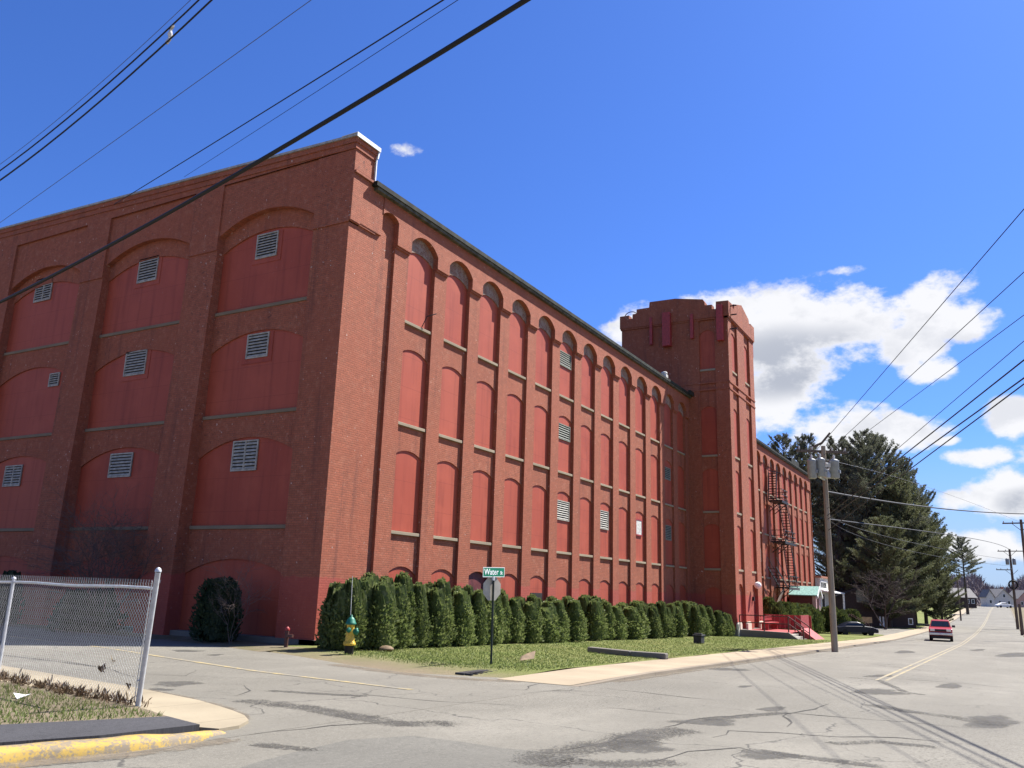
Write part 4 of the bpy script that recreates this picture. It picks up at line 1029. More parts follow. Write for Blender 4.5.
# woven mesh: two families of zig-zag wires, each bent out of plane where they cross
V = []; F = []; CE = .072
def wire_add(a, b, r=.0019):
    d = b-a; L = np.linalg.norm(d); d = d/L; s = np.cross(d, fn); s /= np.linalg.norm(s); o = len(V)
    for q in (a, b):
        for k in range(3): t = 2*PI*k/3; V.append(q+r*(math.cos(t)*s+math.sin(t)*fn))
    for k in range(3): F.append((o+k, o+(k+1) % 3, o+3+(k+1) % 3, o+3+k))
def edge_s(z): return -.27*z/1.78
for fam in (1, -1):
    for i in range(-30, int(FL/CE)+30):
        s0 = i*CE; zs = np.linspace(.03, FH, 12)
        a = None
        L = FH-.03
        pts = []
        nseg = int(L/(CE*1.0))
        for k in range(nseg+1):
            z = .03+L*k/nseg; s = s0+fam*(z-.03)*1.0
            pts.append((s, z, .004*fam*(1 if k % 2 else -1)))
        for (sa, za, oa), (sb, zb, ob) in zip(pts[:-1], pts[1:]):
            if min(sa, sb) < edge_s(min(za, zb))+.02 or max(sa, sb) > FL: continue
            wire_add(fp(sa, za, oa+.03), fp(sb, zb, ob+.03))
        # twisted barb at the top
    for i in range(0, int(FL/CE)): a = fp(i*CE-.22, FH, .03); wire_add(a, a+np.array([0,0,.045])+f3*.012*fam)
V = np.array(V)-np.array([p1[0], p1[1], fz]); o = rawmesh('mesh', V, np.array(F), M['galv'], fence)
m = MB(); q = (np.array([p1[0],p1[1],fz])*.25+tp_*.75); 
for t in (.2, .5, .8):
    c = np.array([p1[0],p1[1],fz])*(1-t)+tp_*t; m.tube([c+np.array([-.05,0,0]), c+np.array([.0,.06,0]), c+np.array([.05,0.02,0])], .012, 5)
b0 = np.array([p1[0],p1[1],fz+.08])+f3*.10; m.tube([b0, tp_+f3*.12+np.array([0,0,-.12])], .008, 5); m.build('tension_bar', M['galv'], fence)
for i, (s, z) in enumerate(((.75, .55), (1.05, .43), (.25, .26))):
    m = MB(); c = fp(s, z, .02); rr = random.Random(i)
    m.add([c+np.array([rr.uniform(-.05,.05), rr.uniform(-.05,.05), rr.uniform(-.08,.08)]) for _ in range(7)], [(0,1,2),(1,2,3),(2,3,4),(3,4,5),(4,5,6),(0,3,6)])
    tag(m.build('dead_leaf', M['weed']), ['dry brown leaf clump caught high in the fence mesh','dry leaf clump caught left of and below the highest one in the fence','small dry leaf caught low near the end post'][i], 'leaf', 'dead leaves caught in the fence')
# dry weeds along the fence foot
rng = np.random.default_rng(8); P = []; D = []
for i in range(330):
    s = rng.uniform(-.05, 7); base = fp(s, .0, rng.normal(.05, .07)); P.append(np.repeat(base[None], 7, 0)+rng.normal(0, .03, (7, 3))); D.append(rng.normal(0, .55, (7, 3))+np.array([0,0,.8]))
P = np.concatenate(P); D = np.concatenate(D); L = rng.uniform(.04, .17, len(P)); Vw, Fw = cards(P, D, L, L*.09, rng)
tag(rawmesh('dry_weeds', Vw, Fw, M['weed']), 'dry reddish weeds and leaf litter along the foot of the chain link fence', None, None, 'stuff')
P = gr(22, 698, .07); m = MB(); m.add([(P[0]-.1,P[1]-.05,P[2]+.0),(P[0]+.1,P[1]-.03,P[2]+.05),(P[0]+.09,P[1]+.08,P[2]+.03),(P[0]-.09,P[1]+.07,P[2]+.07),(P[0],P[1],P[2]+.015)], [(0,1,4),(1,2,4),(2,3,4),(3,0,4)])
tag(m.build('paper_scrap', M['paper']), 'crumpled white paper scrap on the grass behind the fence', 'litter')

# ---- fire hydrant with its marker flag
P = gr(348.5, 656.5); hx, hy, hz = float(P[0]), float(P[1]), g(P[0])+.0
hyd = thing('fire_hydrant', 'yellow fire hydrant with green bonnet and black base on the verge', 'fire hydrant', (hx, hy, hz), R_(25))
hyd.scale = (.84,.84,1.0)
m = MB(); m.lathe([(.15,-.1),(.15,.28),(.17,.30)], (0,0,0), 16); m.build('base', M['hyd_black'], hyd, local=True)
m = MB(); m.lathe([(.19,.30),(.205,.32),(.205,.37),(.17,.39),(.155,.43),(.135,.62),(.125,.78),(.135,.84),(.15,.86)], (0,0,0), 18); m.build('barrel', M['hyd_yellow'], hyd, local=True)
m = MB(); m.lathe([(.17,.86),(.185,.88),(.18,.905),(.155,.93),(.13,1.0),(.085,1.05),(.045,1.07),(.04,1.12),(.02,1.13)], (0,0,0), 16); m.build('bonnet', M['hyd_green'], hyd, local=True)
for s in (-1, 1):
    m = MB(); m.lathe([(.06,.1*s),(.065,.19*s),(.075,.2*s),(.075,.235*s),(.03,.24*s),(.028,.27*s)], (0,0,.72), 10, axis='x'); m.build('outlet', M['hyd_green'], hyd, local=True)
m = MB(); m.lathe([(.08,-.09),(.085,-.19),(.1,-.2),(.1,-.245),(.035,-.25),(.03,-.28)], (0,0,.68), 12, axis='y'); m.build('pumper_outlet', M['hyd_green'], hyd, local=True)
m = MB()
for k in range(8): a = k*PI/4; m.lathe([(.02,.31),(.02,.40)], (.185*math.cos(a), .185*math.sin(a), 0), 6)
m.build('bolts', M['hyd_yellow'], hyd, local=True)
m = MB(); m.tube([(.12,.06,.88),(.12,.07,1.3),(.09,.09,2.2)], .011, 6); m.build('marker_rod', M['offwhite'], hyd, local=True)

# ---- stop sign seen from behind, with a street name blade
P = gr(491, 668); sx, sy, sz = float(P[0]), float(P[1]), g(P[0])+.02
sg = thing('stop_sign', 'bare back of a stop sign under a green Water St name blade', 'sign', (sx, sy, sz))
dirn = at(491, 575, 24)-at(491, 668, 24); topx = .0
m = MB(); T = Vector((-.30/2.5*0, 0, 0))
m.tube([(sx, sy, sz-.2), (sx-.03, sy-.0, sz+2.25)], .030, 8); m.build('post', M['post_green'], sg)
nrm = Vector((-.30,-.95,0)).normalized(); rt = Vector((-nrm.y, nrm.x, 0)); ctr = Vector((sx-.03, sy, sz+1.95))+nrm*-.05
m = MB(); pl = []
for k in range(8): a = PI/8+k*PI/4; pl.append((.325*math.cos(a), .325*math.sin(a)))
m.prism(pl, lambda u, z, d: tuple(ctr+rt*u+Vector((0,0,z))+nrm*d), -.006, .006); m.build('sign_plate', M['alu'], sg)
m = MB(); m.prism([(u*.985, z*.985) for u, z in pl], lambda u, z, d: tuple(ctr+rt*u+Vector((0,0,z))+nrm*d), -.0085, -.0062); m.build('sign_face', M['board_red'], sg)
m = MB()
for z in (-.2, .2): m.lathe([(.02,0),(.02,.02)], tuple(ctr+Vector((0,0,z))+nrm*.0), 6, axis='y')
m.build('bolts', M['galv'], sg)
bn2 = Vector((-.12,-.99,0)).normalized(); br = Vector((-bn2.y, bn2.x, 0)); bc = Vector((sx-.03, sy, sz+2.37))
tilt = .03
bl = lambda u, z, d: tuple(bc+br*u+Vector((0,0,z+u*tilt))+bn2*d)
m = MB(); m.prism([(-.46,-.125),(.46,-.125),(.46,.125),(-.46,.125)], bl, -.004, .004); m.build('street_name_blade', M['sign_green'], sg)
m = MB()
for a in ((-.46,.46,.112,.125),(-.46,.46,-.125,-.112),(-.46,-.447,-.112,.112),(.447,.46,-.112,.112)): m.prism([(a[0],a[2]),(a[1],a[2]),(a[1],a[3]),(a[0],a[3])], bl, .0042, .006)
m.build('blade_border', M['sign_white'], sg)
def text(body, size, mp_origin, right, up, normal, mat, name, parent, xs=1.0, bold=.0):
    cu = bpy.data.curves.new(name, 'FONT'); cu.body = body; cu.size = size; cu.extrude = .001; cu.offset = bold; cu.resolution_u = 3
    to = bpy.data.objects.new(name, cu); COL.objects.link(to); bpy.context.view_layer.update()
    me = bpy.data.meshes.new_from_object(to); bpy.data.objects.remove(to)
    M4 = Matrix(((right.x*xs, up.x, normal.x, mp_origin.x), (right.y*xs, up.y, normal.y, mp_origin.y), (right.z*xs, up.z, normal.z, mp_origin.z), (0,0,0,1)))
    L = WORLD_LOC[parent.name]; me.transform(Matrix.Translation((-L[0],-L[1],-L[2])) @ M4)
    me.materials.clear(); me.materials.append(mat); o = bpy.data.objects.new(name, me); COL.objects.link(o); o.parent = parent; return o
rtl = (br+Vector((0,0,tilt))).normalized()
text('Water', .215, bc-br*.41+Vector((0,0,-.075))+bn2*.006, rtl, Vector((0,0,1)), bn2, M['sign_white'], 'lettering', sg, 1.06, .0015)
text('St', .12, bc+br*.275+Vector((0,0,-.05))+bn2*.006, rtl, Vector((0,0,1)), bn2, M['sign_white'], 'lettering', sg, 1.0, .003)
c2 = bc+Vector((.1,.05,-.02)); b2n = Vector((.50,-.86,0))
m = MB(); m.prism([(.30,-.1),(.75,-.1),(.75,.1),(.30,.1)], lambda u, z, d: tuple(c2+Vector((.86,.50,0))*u+Vector((0,0,z-.02))+b2n*d), -.004, .004); m.build('cross_street_blade', M['sign_green'], sg)
m = MB(); m.box(sx-.08, sx-.02, sy-.03, sy+.03, sz+2.16, sz+2.27); m.build('bracket', M['galv'], sg)
# ---- small things on the lawn and by the wall
P = gr(527, 661, .1); m = MB(); c = Vector(P); 
m.prism([(-.42,-.10),(.10,-.16),(.5,.12),(.12,.10),(-.2,.04)], lambda u, z, d: (c.x+u*.9, c.y+d-u*.2+z*.8, c.z+.13+z*.45+u*.12), -.02, .02)
tag(m.build('leaning_board', M['brown_board']), 'brown rusty plate lying tilted on the lawn right of the stop sign', 'board')
P = gr(699, 643, .1); x, y, z = P
m = MB(); m.box(x-.28, x+.28, y-.2, y+.2, z-.02, z+.33); m.box(x-.32, x+.32, y-.24, y+.24, z+.33, z+.40); m.box(x-.2, x-.02, y-.2, y+.2, z+.40, z+.47)
tag(m.build('utility_box', M['plastic'], bevel=.02), 'small black box sitting on the lawn in front of the hedge', 'box')
P = gr(480, 672.5); x, y, z = P; m = MB(); m.box(x-.9, x+.9, y-.12, y+.12, z-.02, z+.05)
for i in range(8): m.box(x-.85+i*.22, x-.85+i*.22+.07, y-.3, y-.12, z, z+.045)
tag(m.build('storm_drain', M['plastic']), 'dark rusty storm drain at the edge of the dirt verge', 'drain')
for i, (a, b) in enumerate([((590,651.5),(632,656)),((632,656),(667,658.5))]):
    A = gr(*a, .1); B = gr(*b, .1); m = MB(); m.obox((A[0],A[1],A[2]+.06),(B[0],B[1],B[2]+.06), .28, .2); tag(m.build('edging_stone', M['stone'], bevel=.04), ['long dark edging stone sunk in the lawn, left piece','dark edging stone in the lawn ending near the sidewalk, right piece'][i], 'stone', 'edging stones in the lawn')
P = onx(285, 655, -1.3); x, y = -1.3, float(P[1]); z = g(-1.3)
sp_ = thing('standpipe', 'short rusty standpipe with white cap at the foot of the gable wall', 'pipe', (x, y, z))
m = MB(); m.tube([(x,y,z-.1),(x,y,z+.55)], .06, 8); m.obox((x,y,z+.4),(x,y-.25,z+.4), .08, .08); m.build('pipe', M['rail'], sp_)
m = MB(); m.lathe([(.07,.55),(.08,.6),(.03,.66)], (x,y,z), 8); m.build('cap', M['board_red'], sp_)
P = gr(386, 651, .1); m = MB(); m.lathe([(.05,-.02),(.22,.0),(.25,.07),(.14,.14),(.03,.16)], tuple(P), 7); tag(m.build('boulder', M['brown_board'], bevel=.04), 'small tan rock at the foot of the hedge near the hydrant', 'rock')

# ---- utility poles and lines
def upole(label, loc, h, mat, arms, xf=0, armdir=(0.02,1,0), r=.16, group='utility poles'):
    root = thing('utility_pole', label, 'utility pole', loc, 0, group); x, y, z = loc
    m = MB(); m.tube([(x,y,z-.3),(x,y,z+h*.5),(x,y,z+h)], [r,r*.86,r*.68], 12); m.build('pole', mat, root)
    a = np.array(armdir, float); a /= np.linalg.norm(a)
    for hz_, L, off in arms:
        c = np.array([x,y,z+hz_]); m = MB(); p0 = c-a*(L/2-off); p1_ = c+a*(L/2+off); sh = np.array([-a[1], a[0], 0])*.17
        m.obox(p0+sh, p1_+sh, .10, .12); m.obox(c+a*.8+sh, c-np.array([0,0,.75])+sh*.8, .03, .05); m.obox(c-a*.8+sh, c-np.array([0,0,.75])+sh*.8, .03, .05)
        ca = m.build('crossarm', M['pole_dark'], root); ins = MB()
        for t in (.04,.3,.7,.96): q = p0+(p1_-p0)*t+sh; ins.lathe([(.03,.06),(.055,.1),(.035,.14),(.06,.18),(.03,.22)], tuple(q), 8)
        ins.build('insulators', M['porcelain'], ca)
    return root, a
mp0 = gr(835, 652); mx, my = float(mp0[0]), float(mp0[1]); mz = g(mx)
Dp = float((mp0-CAM)@CF); MH = float(at(822, 437, Dp)[2]-mz)
up, a = upole('tall weathered utility pole carrying three grey transformers, in front of the mill wing', (mx, my, mz), MH, M['pole'], [(MH-.25, 2.6, 0)], armdir=(.55,-.83,0))
for i, (px, ys, ye) in enumerate(((812, 459.5, 478.5),(820.5, 458.5, 477),(834.5, 460, 478.5))):
    c = at(px, (ys+ye)/2, Dp-.25+.1*i); hh = (ye-ys)*Dp/FPX; rd = .205 if i != 2 else .215
    m = MB(); m.lathe([(rd*.8,-hh/2),(rd,-hh/2+.04),(rd,hh/2-.12),(rd*1.05,hh/2-.1),(rd*1.05,hh/2-.03),(rd*.55,hh/2+.03)], tuple(c), 18)
    m.box(c[0]-.09, c[0]+.09, c[1]-rd-.05, c[1]-rd+.03, c[2]-.2, c[2]-.05)
    t_ = m.build('transformer', M['xfmr'], up)
    m = MB()
    for dx in (-.09, .09): m.lathe([(.03,hh/2),(.05,hh/2+.06),(.03,hh/2+.1),(.05,hh/2+.15),(.02,hh/2+.24)], (c[0]+dx, c[1], c[2]), 8)
    m.build('bushing', M['porcelain'], t_)
    m = MB(); m.obox(tuple(c+np.array([0,0,hh*.2])), (mx, my, c[2]+hh*.2), .07, .09); m.obox(tuple(c-np.array([0,0,hh*.2])), (mx, my, c[2]-hh*.2), .07, .09); m.build('mount', M['galv'], up)
m = MB(); A_ = at(813, 447, Dp); B_ = at(830, 433, Dp); m.obox(A_, (A_+B_)/2+np.array([0,0,-.15]), .09, .1); m.obox((A_+B_)/2+np.array([0,0,-.15]), B_, .09, .1); m.build('top_bracket', M['pole_dark'], up)
m = MB(); m.lathe([(.2,0),(.2,.18),(.1,.3),(.14,.34),(.05,.4)], tuple(at(828.5, 478, Dp)), 8); m.obox(tuple(at(828,467,Dp)), tuple(at(828,463,Dp)), .2, .2); m.build('cutout', M['galv'], up)
# right-hand poles down the street, south verge
def sp(px, D): P = at(px, 620, D); return (float(P[0]), float(P[1]), g(P[0]))
def right_pole(label, pxb, pxt, pyt, D, arms, r):
    b = sp(pxb, D); t = at(pxt, pyt, D); h = float(t[2]-b[2]); return upole(label, b, h, M['pole_dark'], arms(h), armdir=(.1,1,0), r=r)[0], b, h
rp1, b1, h1 = right_pole('leaning dark utility pole with crossarm at the right edge of the picture', 1032, 1020.5, 517, 78, lambda h: [(h-.35, 2.9, .1)], .17)
rp2, b2_, h2 = right_pole('farther utility pole with coil of black cable and two small transformers', 1017, 1011, 548, 118, lambda h: [(h-.3, 3.4, -.2), (h-2.9, 2.0, .9)], .2)
for s in (-1, 1):
    m = MB(); m.lathe([(.2,-.45),(.24,-.4),(.24,.35),(.12,.45)], (b2_[0]-.2, b2_[1]+.42*s, b2_[2]+h2-1.75), 10); m.build('transformer', M['xfmr'], rp2)
m = MB(); c = np.array([b2_[0]-.35, b2_[1], b2_[2]+h2-4.95])
for k in range(4): m.tube([c+np.array([.05*k, .58*math.cos(q)*(1-.05*k), .58*math.sin(q)*(1-.05*k)]) for q in np.linspace(0, 2*PI, 22)], .06, 5, cap=False)
m.build('cable_coil', M['wire'], rp2)
rp3, b3_, h3 = right_pole('stub pole leaning at the far right road edge', 1021, 1019, 604, 96, lambda h: [], .2)
# far pole beyond the pines, left side
fpL = sp(961, 150); rpl = upole('small distant pole on the left sidewalk beyond the pines', fpL, 8.2, M['pole_dark'], [(7.9, 2.0, 0)], r=.14)
# poles out of frame that carry the lines (behind the camera and along the side street)
PR = (-17.0, -26.2); PN = (-15.6, -25.0); PF = (-8.0, 20.0)
upole('utility pole across the main street from the fence', (*PN, g(PN[0])), 17.6, M['pole'], [(17.2, 2.6, 0),(10.2, 3.4, -1)], armdir=(1,.1,0))
upole('utility pole on the side street sidewalk', (*PF, g(PF[0])), 14.8, M['pole'], [(13.9, 2.4, 0)], armdir=(1,.1,0))
def hgt(q1, q2, xy):
    n_ = np.cross(ray(*q1), ray(*q2)); return float(CAM[2]-(n_[0]*(xy[0]-CAM[0])+n_[1]*(xy[1]-CAM[1]))/n_[2])
def cable(label, A, B, r, sag=.0, mat='wire', group='overhead lines', n=24, sw=0.):
    A = np.array(A, float); B = np.array(B, float); d = B-A; side = np.array([-d[1], d[0], 0]); side /= np.linalg.norm(side)
    pts = [A+d*t-np.array([0,0,sag*4*t*(1-t)])+side*sw*math.sin(PI*t) for t in np.linspace(0, 1, n)]
    m = MB(); m.tube(pts, r, 6); o = m.build('overhead_wire', M[mat]); tag(o, label, 'wire', group); return o
def line(label, q1, q2, xa, xb, r, sag=0., mat='wire', dz=(0,0)):
    """hang a line between two pole positions in the plane that the photo shows it in"""
    cable(label, (xa[0], xa[1], hgt(q1, q2, xa)+dz[0]), (xb[0], xb[1], hgt(q1, q2, xb)+dz[1]), r, sag, mat)
# overhead left bundle along the side street
SG = .35
def line3(label, pts, r, mat='wire', dz=0., dx=0.):
    """cable hung between the two side street poles, its sag fitted to the photo"""
    A = np.array(PN, float); B = np.array(PF, float); d = B-A; nn = np.array([-d[1], d[0]]); tt = []; zz = []
    for q in pts:
        rr_ = ray(*q); k = ((A-CAM[:2])@nn)/(rr_[:2]@nn); Q = CAM+rr_*k; tt.append(((Q[:2]-A)@d)/(d@d)); zz.append(Q[2])
    c = np.polyfit(tt, zz, 2); m = MB(); nl = nn/np.linalg.norm(nn)
    m.tube([np.array([*(A+d*t+nl*dx), np.polyval(c, t)+dz]) for t in np.linspace(0, 1, 48)], r, 6)
    tag(m.build('overhead_wire', M[mat]), label, 'wire', 'overhead lines'); return A, d, c
BP = [(213,0), (169,38), (84,116), (0,180)]
line3('upper black line of the twin bundle at the top left of the sky', BP, .017, dz=.30)
bA, bd, bcf = line3('double black line below it carrying the spacer clamp', BP, .019)
line3('thinner black line twisted beside the double line with the spacer', BP, .016, dz=-.055, dx=.03)
line3('faint grey strand above the twin bundle, far upper left', BP, .006, 'wire_grey', dz=.50)
line('very thin grey strand alone in the sky left of the building', (308,0), (0,221), PN, PF, .006, .05, 'wire_grey')
P3 = onx(114, 205, -.15); P4 = onx(184, 178, -.2)
line('black line running to the parapet above the second buttress', (440,0), (113,205), PN, (P3[0],P3[1]), .016, .05)
line('thin black line running to the parapet coping left of the corner bay', (456,0), (184,177), PN, (P4[0],P4[1]), .008, .03)
line3('thickest black cable crossing in front of the gable wall', [(527,0), (316,126.6), (121,240), (0,302)], .034)
best = min(np.linspace(0, 1, 400), key=lambda t: abs((lambda Q: 512+FPX*((Q-CAM)@CR)/((Q-CAM)@CF))(np.array([*(bA+bd*t), np.polyval(bcf, t)]))-167)); c = np.array([*(bA+bd*best), np.polyval(bcf, best)])
m = MB(); u_ = np.array([.03,-.01,.30]); m.obox(c-u_*.2, c+u_*1.1, .035, .035); m.obox(c+np.array([-.03,-.09,0]), c+np.array([.03,.09,.0]), .05, .05); m.obox(c+u_+np.array([-.03,-.08,0]), c+u_+np.array([.03,.08,0]), .045, .045)
m.lathe([(.03,-.05),(.05,0),(.03,.06)], tuple(c+u_*.5), 8)
tag(m.build('spacer_clamp', M['porcelain']), 'pale spacer clamp joining the twin lines at the top left', 'clamp')
# lines from the transformer pole over the street to the right
W = [((832,432),(1024,209),.011,'highest line from the transformer pole, leaving at the upper right'),((845,436),(1024,272),.010,'second line down from the transformer pole to the upper right'),((868,431),(1024,315),.009,'third line down from the transformer pole to the right'),
     ((909,439),(1024,341),.009,'thin fourth line down from the pole to the right'),((909,451),(1024,360),.018,'wavy thicker fifth line down toward the right'),((917,455),(1024,378),.018,'sixth line down toward the right, upper of the close pair'),((925,458),(1024,384),.016,'lowest line of the close pair toward the right')]
mp_ = (mx, my)
for i, (q1, q2, r, lab) in enumerate(W):
    off = (-.6, 0, .6, 0, 0, 0, 0)[i]; e = (mp_[0]+off*.55, mp_[1]-off*.83)
    line(lab, q1, q2, e, (PR[0]+off, PR[1]), r, .0)
# lines from the transformer pole down the street
def pt(px, py, D): return at(px, py, D)
Dq = Dp
for q in [((840,487,Dq),(951,509.5,62),(1034,514,77),.045,'thick black cable sagging across to the right edge pole'),((858,517,Dq),(985,541,95),(1011,551,116),.03,'cable crossing the pines to the farther right pole'),
          ((832,505,Dq),(905,541,60),(1011,560,116),.016,'thin line crossing low in front of the pines'),((833,515,Dq),(920,553,66),(1011,566,116),.014,'lowest thin line in front of the pines'),((834,452,Dq),(930,488,60),(1020,522,78),.010,'faint line from the pole top past the pine tops')]:
    A = pt(*q[0]); Bm = pt(*q[1]); C_ = pt(*q[2]); A[0], A[1] = mx, my
    m = MB(); m.tube([(1-t)**2*A+2*t*(1-t)*(2*Bm-(A+C_)/2)+t*t*C_ for t in np.linspace(0, 1, 22)], q[3], 5); tag(m.build('overhead_wire', M['wire'] if q[3] > .012 else M['wire_grey']), q[4], 'wire', 'overhead lines')

# ================================================================== VEHICLES
def wheel(root, x, y, r, w, side):
    t = MB(); t.lathe([(r*.62,-w/2),(r*.95,-w/2),(r,-w/2+.03),(r,w/2-.03),(r*.95,w/2),(r*.62,w/2)], (x, y, r), 20, axis='y'); wl = t.build('wheel', M['tyre'], root, local=True)
    m = MB(); m.lathe([(r*.62,side*w*.30),(r*.58,side*w*.45),(r*.2,side*w*.38),(r*.12,side*w*.46)], (x, y, r), 14, axis='y'); m.build('rim', M['chrome'], wl, local=True)
def loft(m, secs):
    n = len(secs[0]); o = [p for s in secs for p in s]
    F = [tuple(range(n))[::-1], tuple(range((len(secs)-1)*n, len(secs)*n))]
    for i in range(len(secs)-1):
        for k in range(n): F.append((i*n+k, i*n+(k+1) % n, (i+1)*n+(k+1) % n, (i+1)*n+k))
    m.add(o, F)
def prof_loft(m, prof, ys):
    """side profile (x,z) swept across y, each entry (y, shrink about centre)"""
    cx = sum(p[0] for p in prof)/len(prof); cz = min(p[1] for p in prof)
    loft(m, [[(cx+(x-cx)*s, y, cz+(z-cz)*(1-(1-s)*.6)) for x, z in prof] for y, s in ys])
P = at(941.5, 639.6, 71); tx, ty = float(P[0]), float(P[1])
trk = thing('pickup_truck', 'red pickup truck driving toward the camera on the main street', 'pickup truck', (tx, ty, g(tx)+.01), R_(3))
m = MB(); prof_loft(m, [(-2.3,.45),(-2.32,.78),(-2.24,.98),(-2.05,1.04),(-1.1,1.10),(.6,1.12),(2.35,1.12),(2.4,.55),(2.3,.45)], [(-.87,.96),(-.83,1),(.83,1),(.87,.96)]); m.build('body', M['truck_red'], trk, bevel=.03, local=True)
m = MB(); loft(m, [[(-1.12,-.80,1.1),(.62,-.80,1.1),(.62,.80,1.1),(-1.12,.80,1.1)],[(-.55,-.67,1.62),(.48,-.67,1.64),(.48,.67,1.64),(-.55,.67,1.62)],[(-.40,-.58,1.68),(.40,-.58,1.69),(.40,.58,1.69),(-.40,.58,1.68)]]); m.build('cab', M['truck_red'], trk, local=True)
m = MB(); m.add([(-1.065,-.72,1.16),(-1.065,.72,1.16),(-.60,.62,1.585),(-.60,-.62,1.585)], [(0,1,2,3)]); m.build('windshield', M['glass'], trk, local=True)
for s in (-1, 1):
    m = MB(); m.add([(-.92,s*.797,1.17),(.5,s*.797,1.17),(.42,s*.70,1.56),(-.52,s*.70,1.56)], [(0,1,2,3)]); m.build('side_window', M['glass'], trk, local=True)
    m = MB(); m.box(-2.37,-2.28, s*.60-.17, s*.60+.17, .80, .97); m.build('headlight', M['lamp_glass'], trk, local=True, bevel=.01)
    m = MB(); m.box(-.95,-.80, s*.98-.12, s*.98+.12, 1.12, 1.3); m.build('mirror', M['plastic'], trk, local=True, bevel=.02)
    for x in (-1.45, 1.45): wheel(trk, x, s*.76, .36, .23, s)
m = MB(); m.box(-2.36,-2.28,-.42,.42,.80,.97); m.build('grille', M['plastic'], trk, local=True)
m = MB(); m.box(-2.46,-2.3,-.86,.86,.50,.70); m.build('bumper', M['chrome'], trk, local=True, bevel=.03)
m = MB(); m.box(-2.475,-2.462,-.17,.17,.54,.66); m.build('number_plate', M['white'], trk, local=True)
m = MB(); m.box(-2.2,2.2,-.7,.7,.22,.5); m.build('underbody', M['plastic'], trk, local=True)
m = MB(); m.box(.7,2.3,-.7,.7,1.121,1.126); m.build('bed', M['plastic'], trk, local=True)
# navy coupe in the lot
P = gr(852, 632.5, .06); cxr, cyr = float(P[0]), float(P[1])
if True: Q = at(855, 631, 75); cxr, cyr = float(Q[0]), float(Q[1])
def coupe(name, label, loc, rz, mat, scale=1.0, group=None):
    c = thing(name, label, 'car', loc, rz, group); c.scale = (scale,)*3
    m = MB(); prof_loft(m, [(-2.1,.32),(-2.18,.55),(-2.05,.78),(-1.3,.92),(.75,.95),(1.5,.88),(2.05,.70),(2.15,.5),(2.1,.30)], [(-.84,.95),(-.79,1),(.79,1),(.84,.95)]); m.build('body', M[mat], c, bevel=.04, local=True)
    m = MB(); loft(m, [[(-1.55,-.74,.90),(1.0,-.74,.93),(1.0,.74,.93),(-1.55,.74,.90)],[(-.95,-.62,1.20),(.42,-.62,1.24),(.42,.62,1.24),(-.95,.62,1.20)],[(-.6,-.52,1.34),(.05,-.52,1.35),(.05,.52,1.35),(-.6,.52,1.34)]]); m.build('cabin', M[mat], c, local=True, bevel=.03)
    for s in (-1, 1):
        m = MB(); m.add([(-1.25,s*.722,.97),(.72,s*.722,.98),(.33,s*.637,1.21),(-.85,s*.637,1.19)], [(0,1,2,3)]); m.build('side_window', M['glass'], c, local=True)
        m = MB(); m.box(1.93,2.09, s*.58-.16, s*.58+.16, .62, .74); m.build('headlight', M['lamp_glass'], c, local=True, bevel=.01)
        for x in (-1.32, 1.32): wheel(c, x, s*.75, .31, .2, s)
        m = MB(); m.box(.55,.68, s*.88-.09, s*.88+.09, .95, 1.07); m.build('mirror', M[mat], c, local=True)
    m = MB(); m.add([(.96,-.64,.975),(.96,.64,.975),(.46,.55,1.235),(.46,-.55,1.235)], [(0,1,2,3)]); m.build('windshield', M['glass'], c, local=True)
    return c
coupe('parked_car', 'dark navy car parked in the lot beyond the grass', (cxr, cyr, g(cxr)+.07), math.atan2(-.86,.50), 'car_navy', .86)
P = at(1004, 606, 262); coupe('parked_car', 'white car parked in front of the far white house', (float(P[0]), float(P[1]), g(P[0])+.05), math.atan2(-.87,.49), 'white', 1.15)

# ================================================================== OTHER BUILDINGS
# green roofed porch and white annex at the wing's end
x0, x1, yf, zb, zr = 70.3, 72.5, -2.75, 2.12, 2.95; xm = (x0+x1)/2
po = thing('porch', 'small gabled porch with pale green metal roof under the fire escape', 'porch', (xm, -2, -1.4))
m = MB()
for s in (-1, 1): m.prism([(xm, zr),(xm+s*1.35, zb-.05),(xm+s*1.35, zb+.03),(xm, zr+.09)], lambda u, z, d: (u, d, z), yf-.2, -.13)
m.build('roof', M['green_roof'], po)
m = MB()
for s in (-1, 1): m.prism([(xm, zr+.12),(xm+s*1.42, zb-.08),(xm+s*1.42, zb-.34),(xm, zr-.16)], lambda u, z, d: (u, d, z), yf-.27, yf-.2)
m.build('bargeboard', M['white'], po)
m = MB(); m.prism([(x0+.1, -1.6),(x1-.1, -1.6),(x1-.1, zb),(xm, zr-.05),(x0+.1, zb)], lambda u, z, d: (u, d, z), yf+.35, -.14); m.build('wall', M['maroon'], po)
for dx in (x0, x1-.42): m = MB(); m.box(dx, dx+.42, yf, yf+.35, -1.6, zb); m.build('column', simple('pinkish_paint', (.45,.28,.27), .6), po)
m = MB(); m.box(x0+.7, x1-.7, yf+.30, yf+.35, -1.4, .9); m.build('door', M['louver_dark'], po)
Yw = -.6; x0, x1 = 85.35, 91.4; zt2 = 4.25; zm = 2.65
an = thing('white_annex', 'low white building past the wing, partly behind the utility pole', 'building', (x0, Yw, -1))
m = MB(); m.box(x0, x1, Yw, Yw+6, -1.8, zt2); m.build('wall', M['offwhite'], an)
m = MB(); m.box(x0-.1, x1+.25, Yw-.2, Yw+6.2, zt2, zt2+.22); m.build('roof', simple('rust_roof_edge', (.32,.14,.09), .7), an)
m = MB(); m.prism([(Yw-1.3, zm-.12),(Yw-1.3, zm+.0),(Yw, zm+.26),(Yw, zm+.1)], lambda u, z, d: (x0+d, u, z), 0, 9.5); m.build('canopy', M['white'], an)
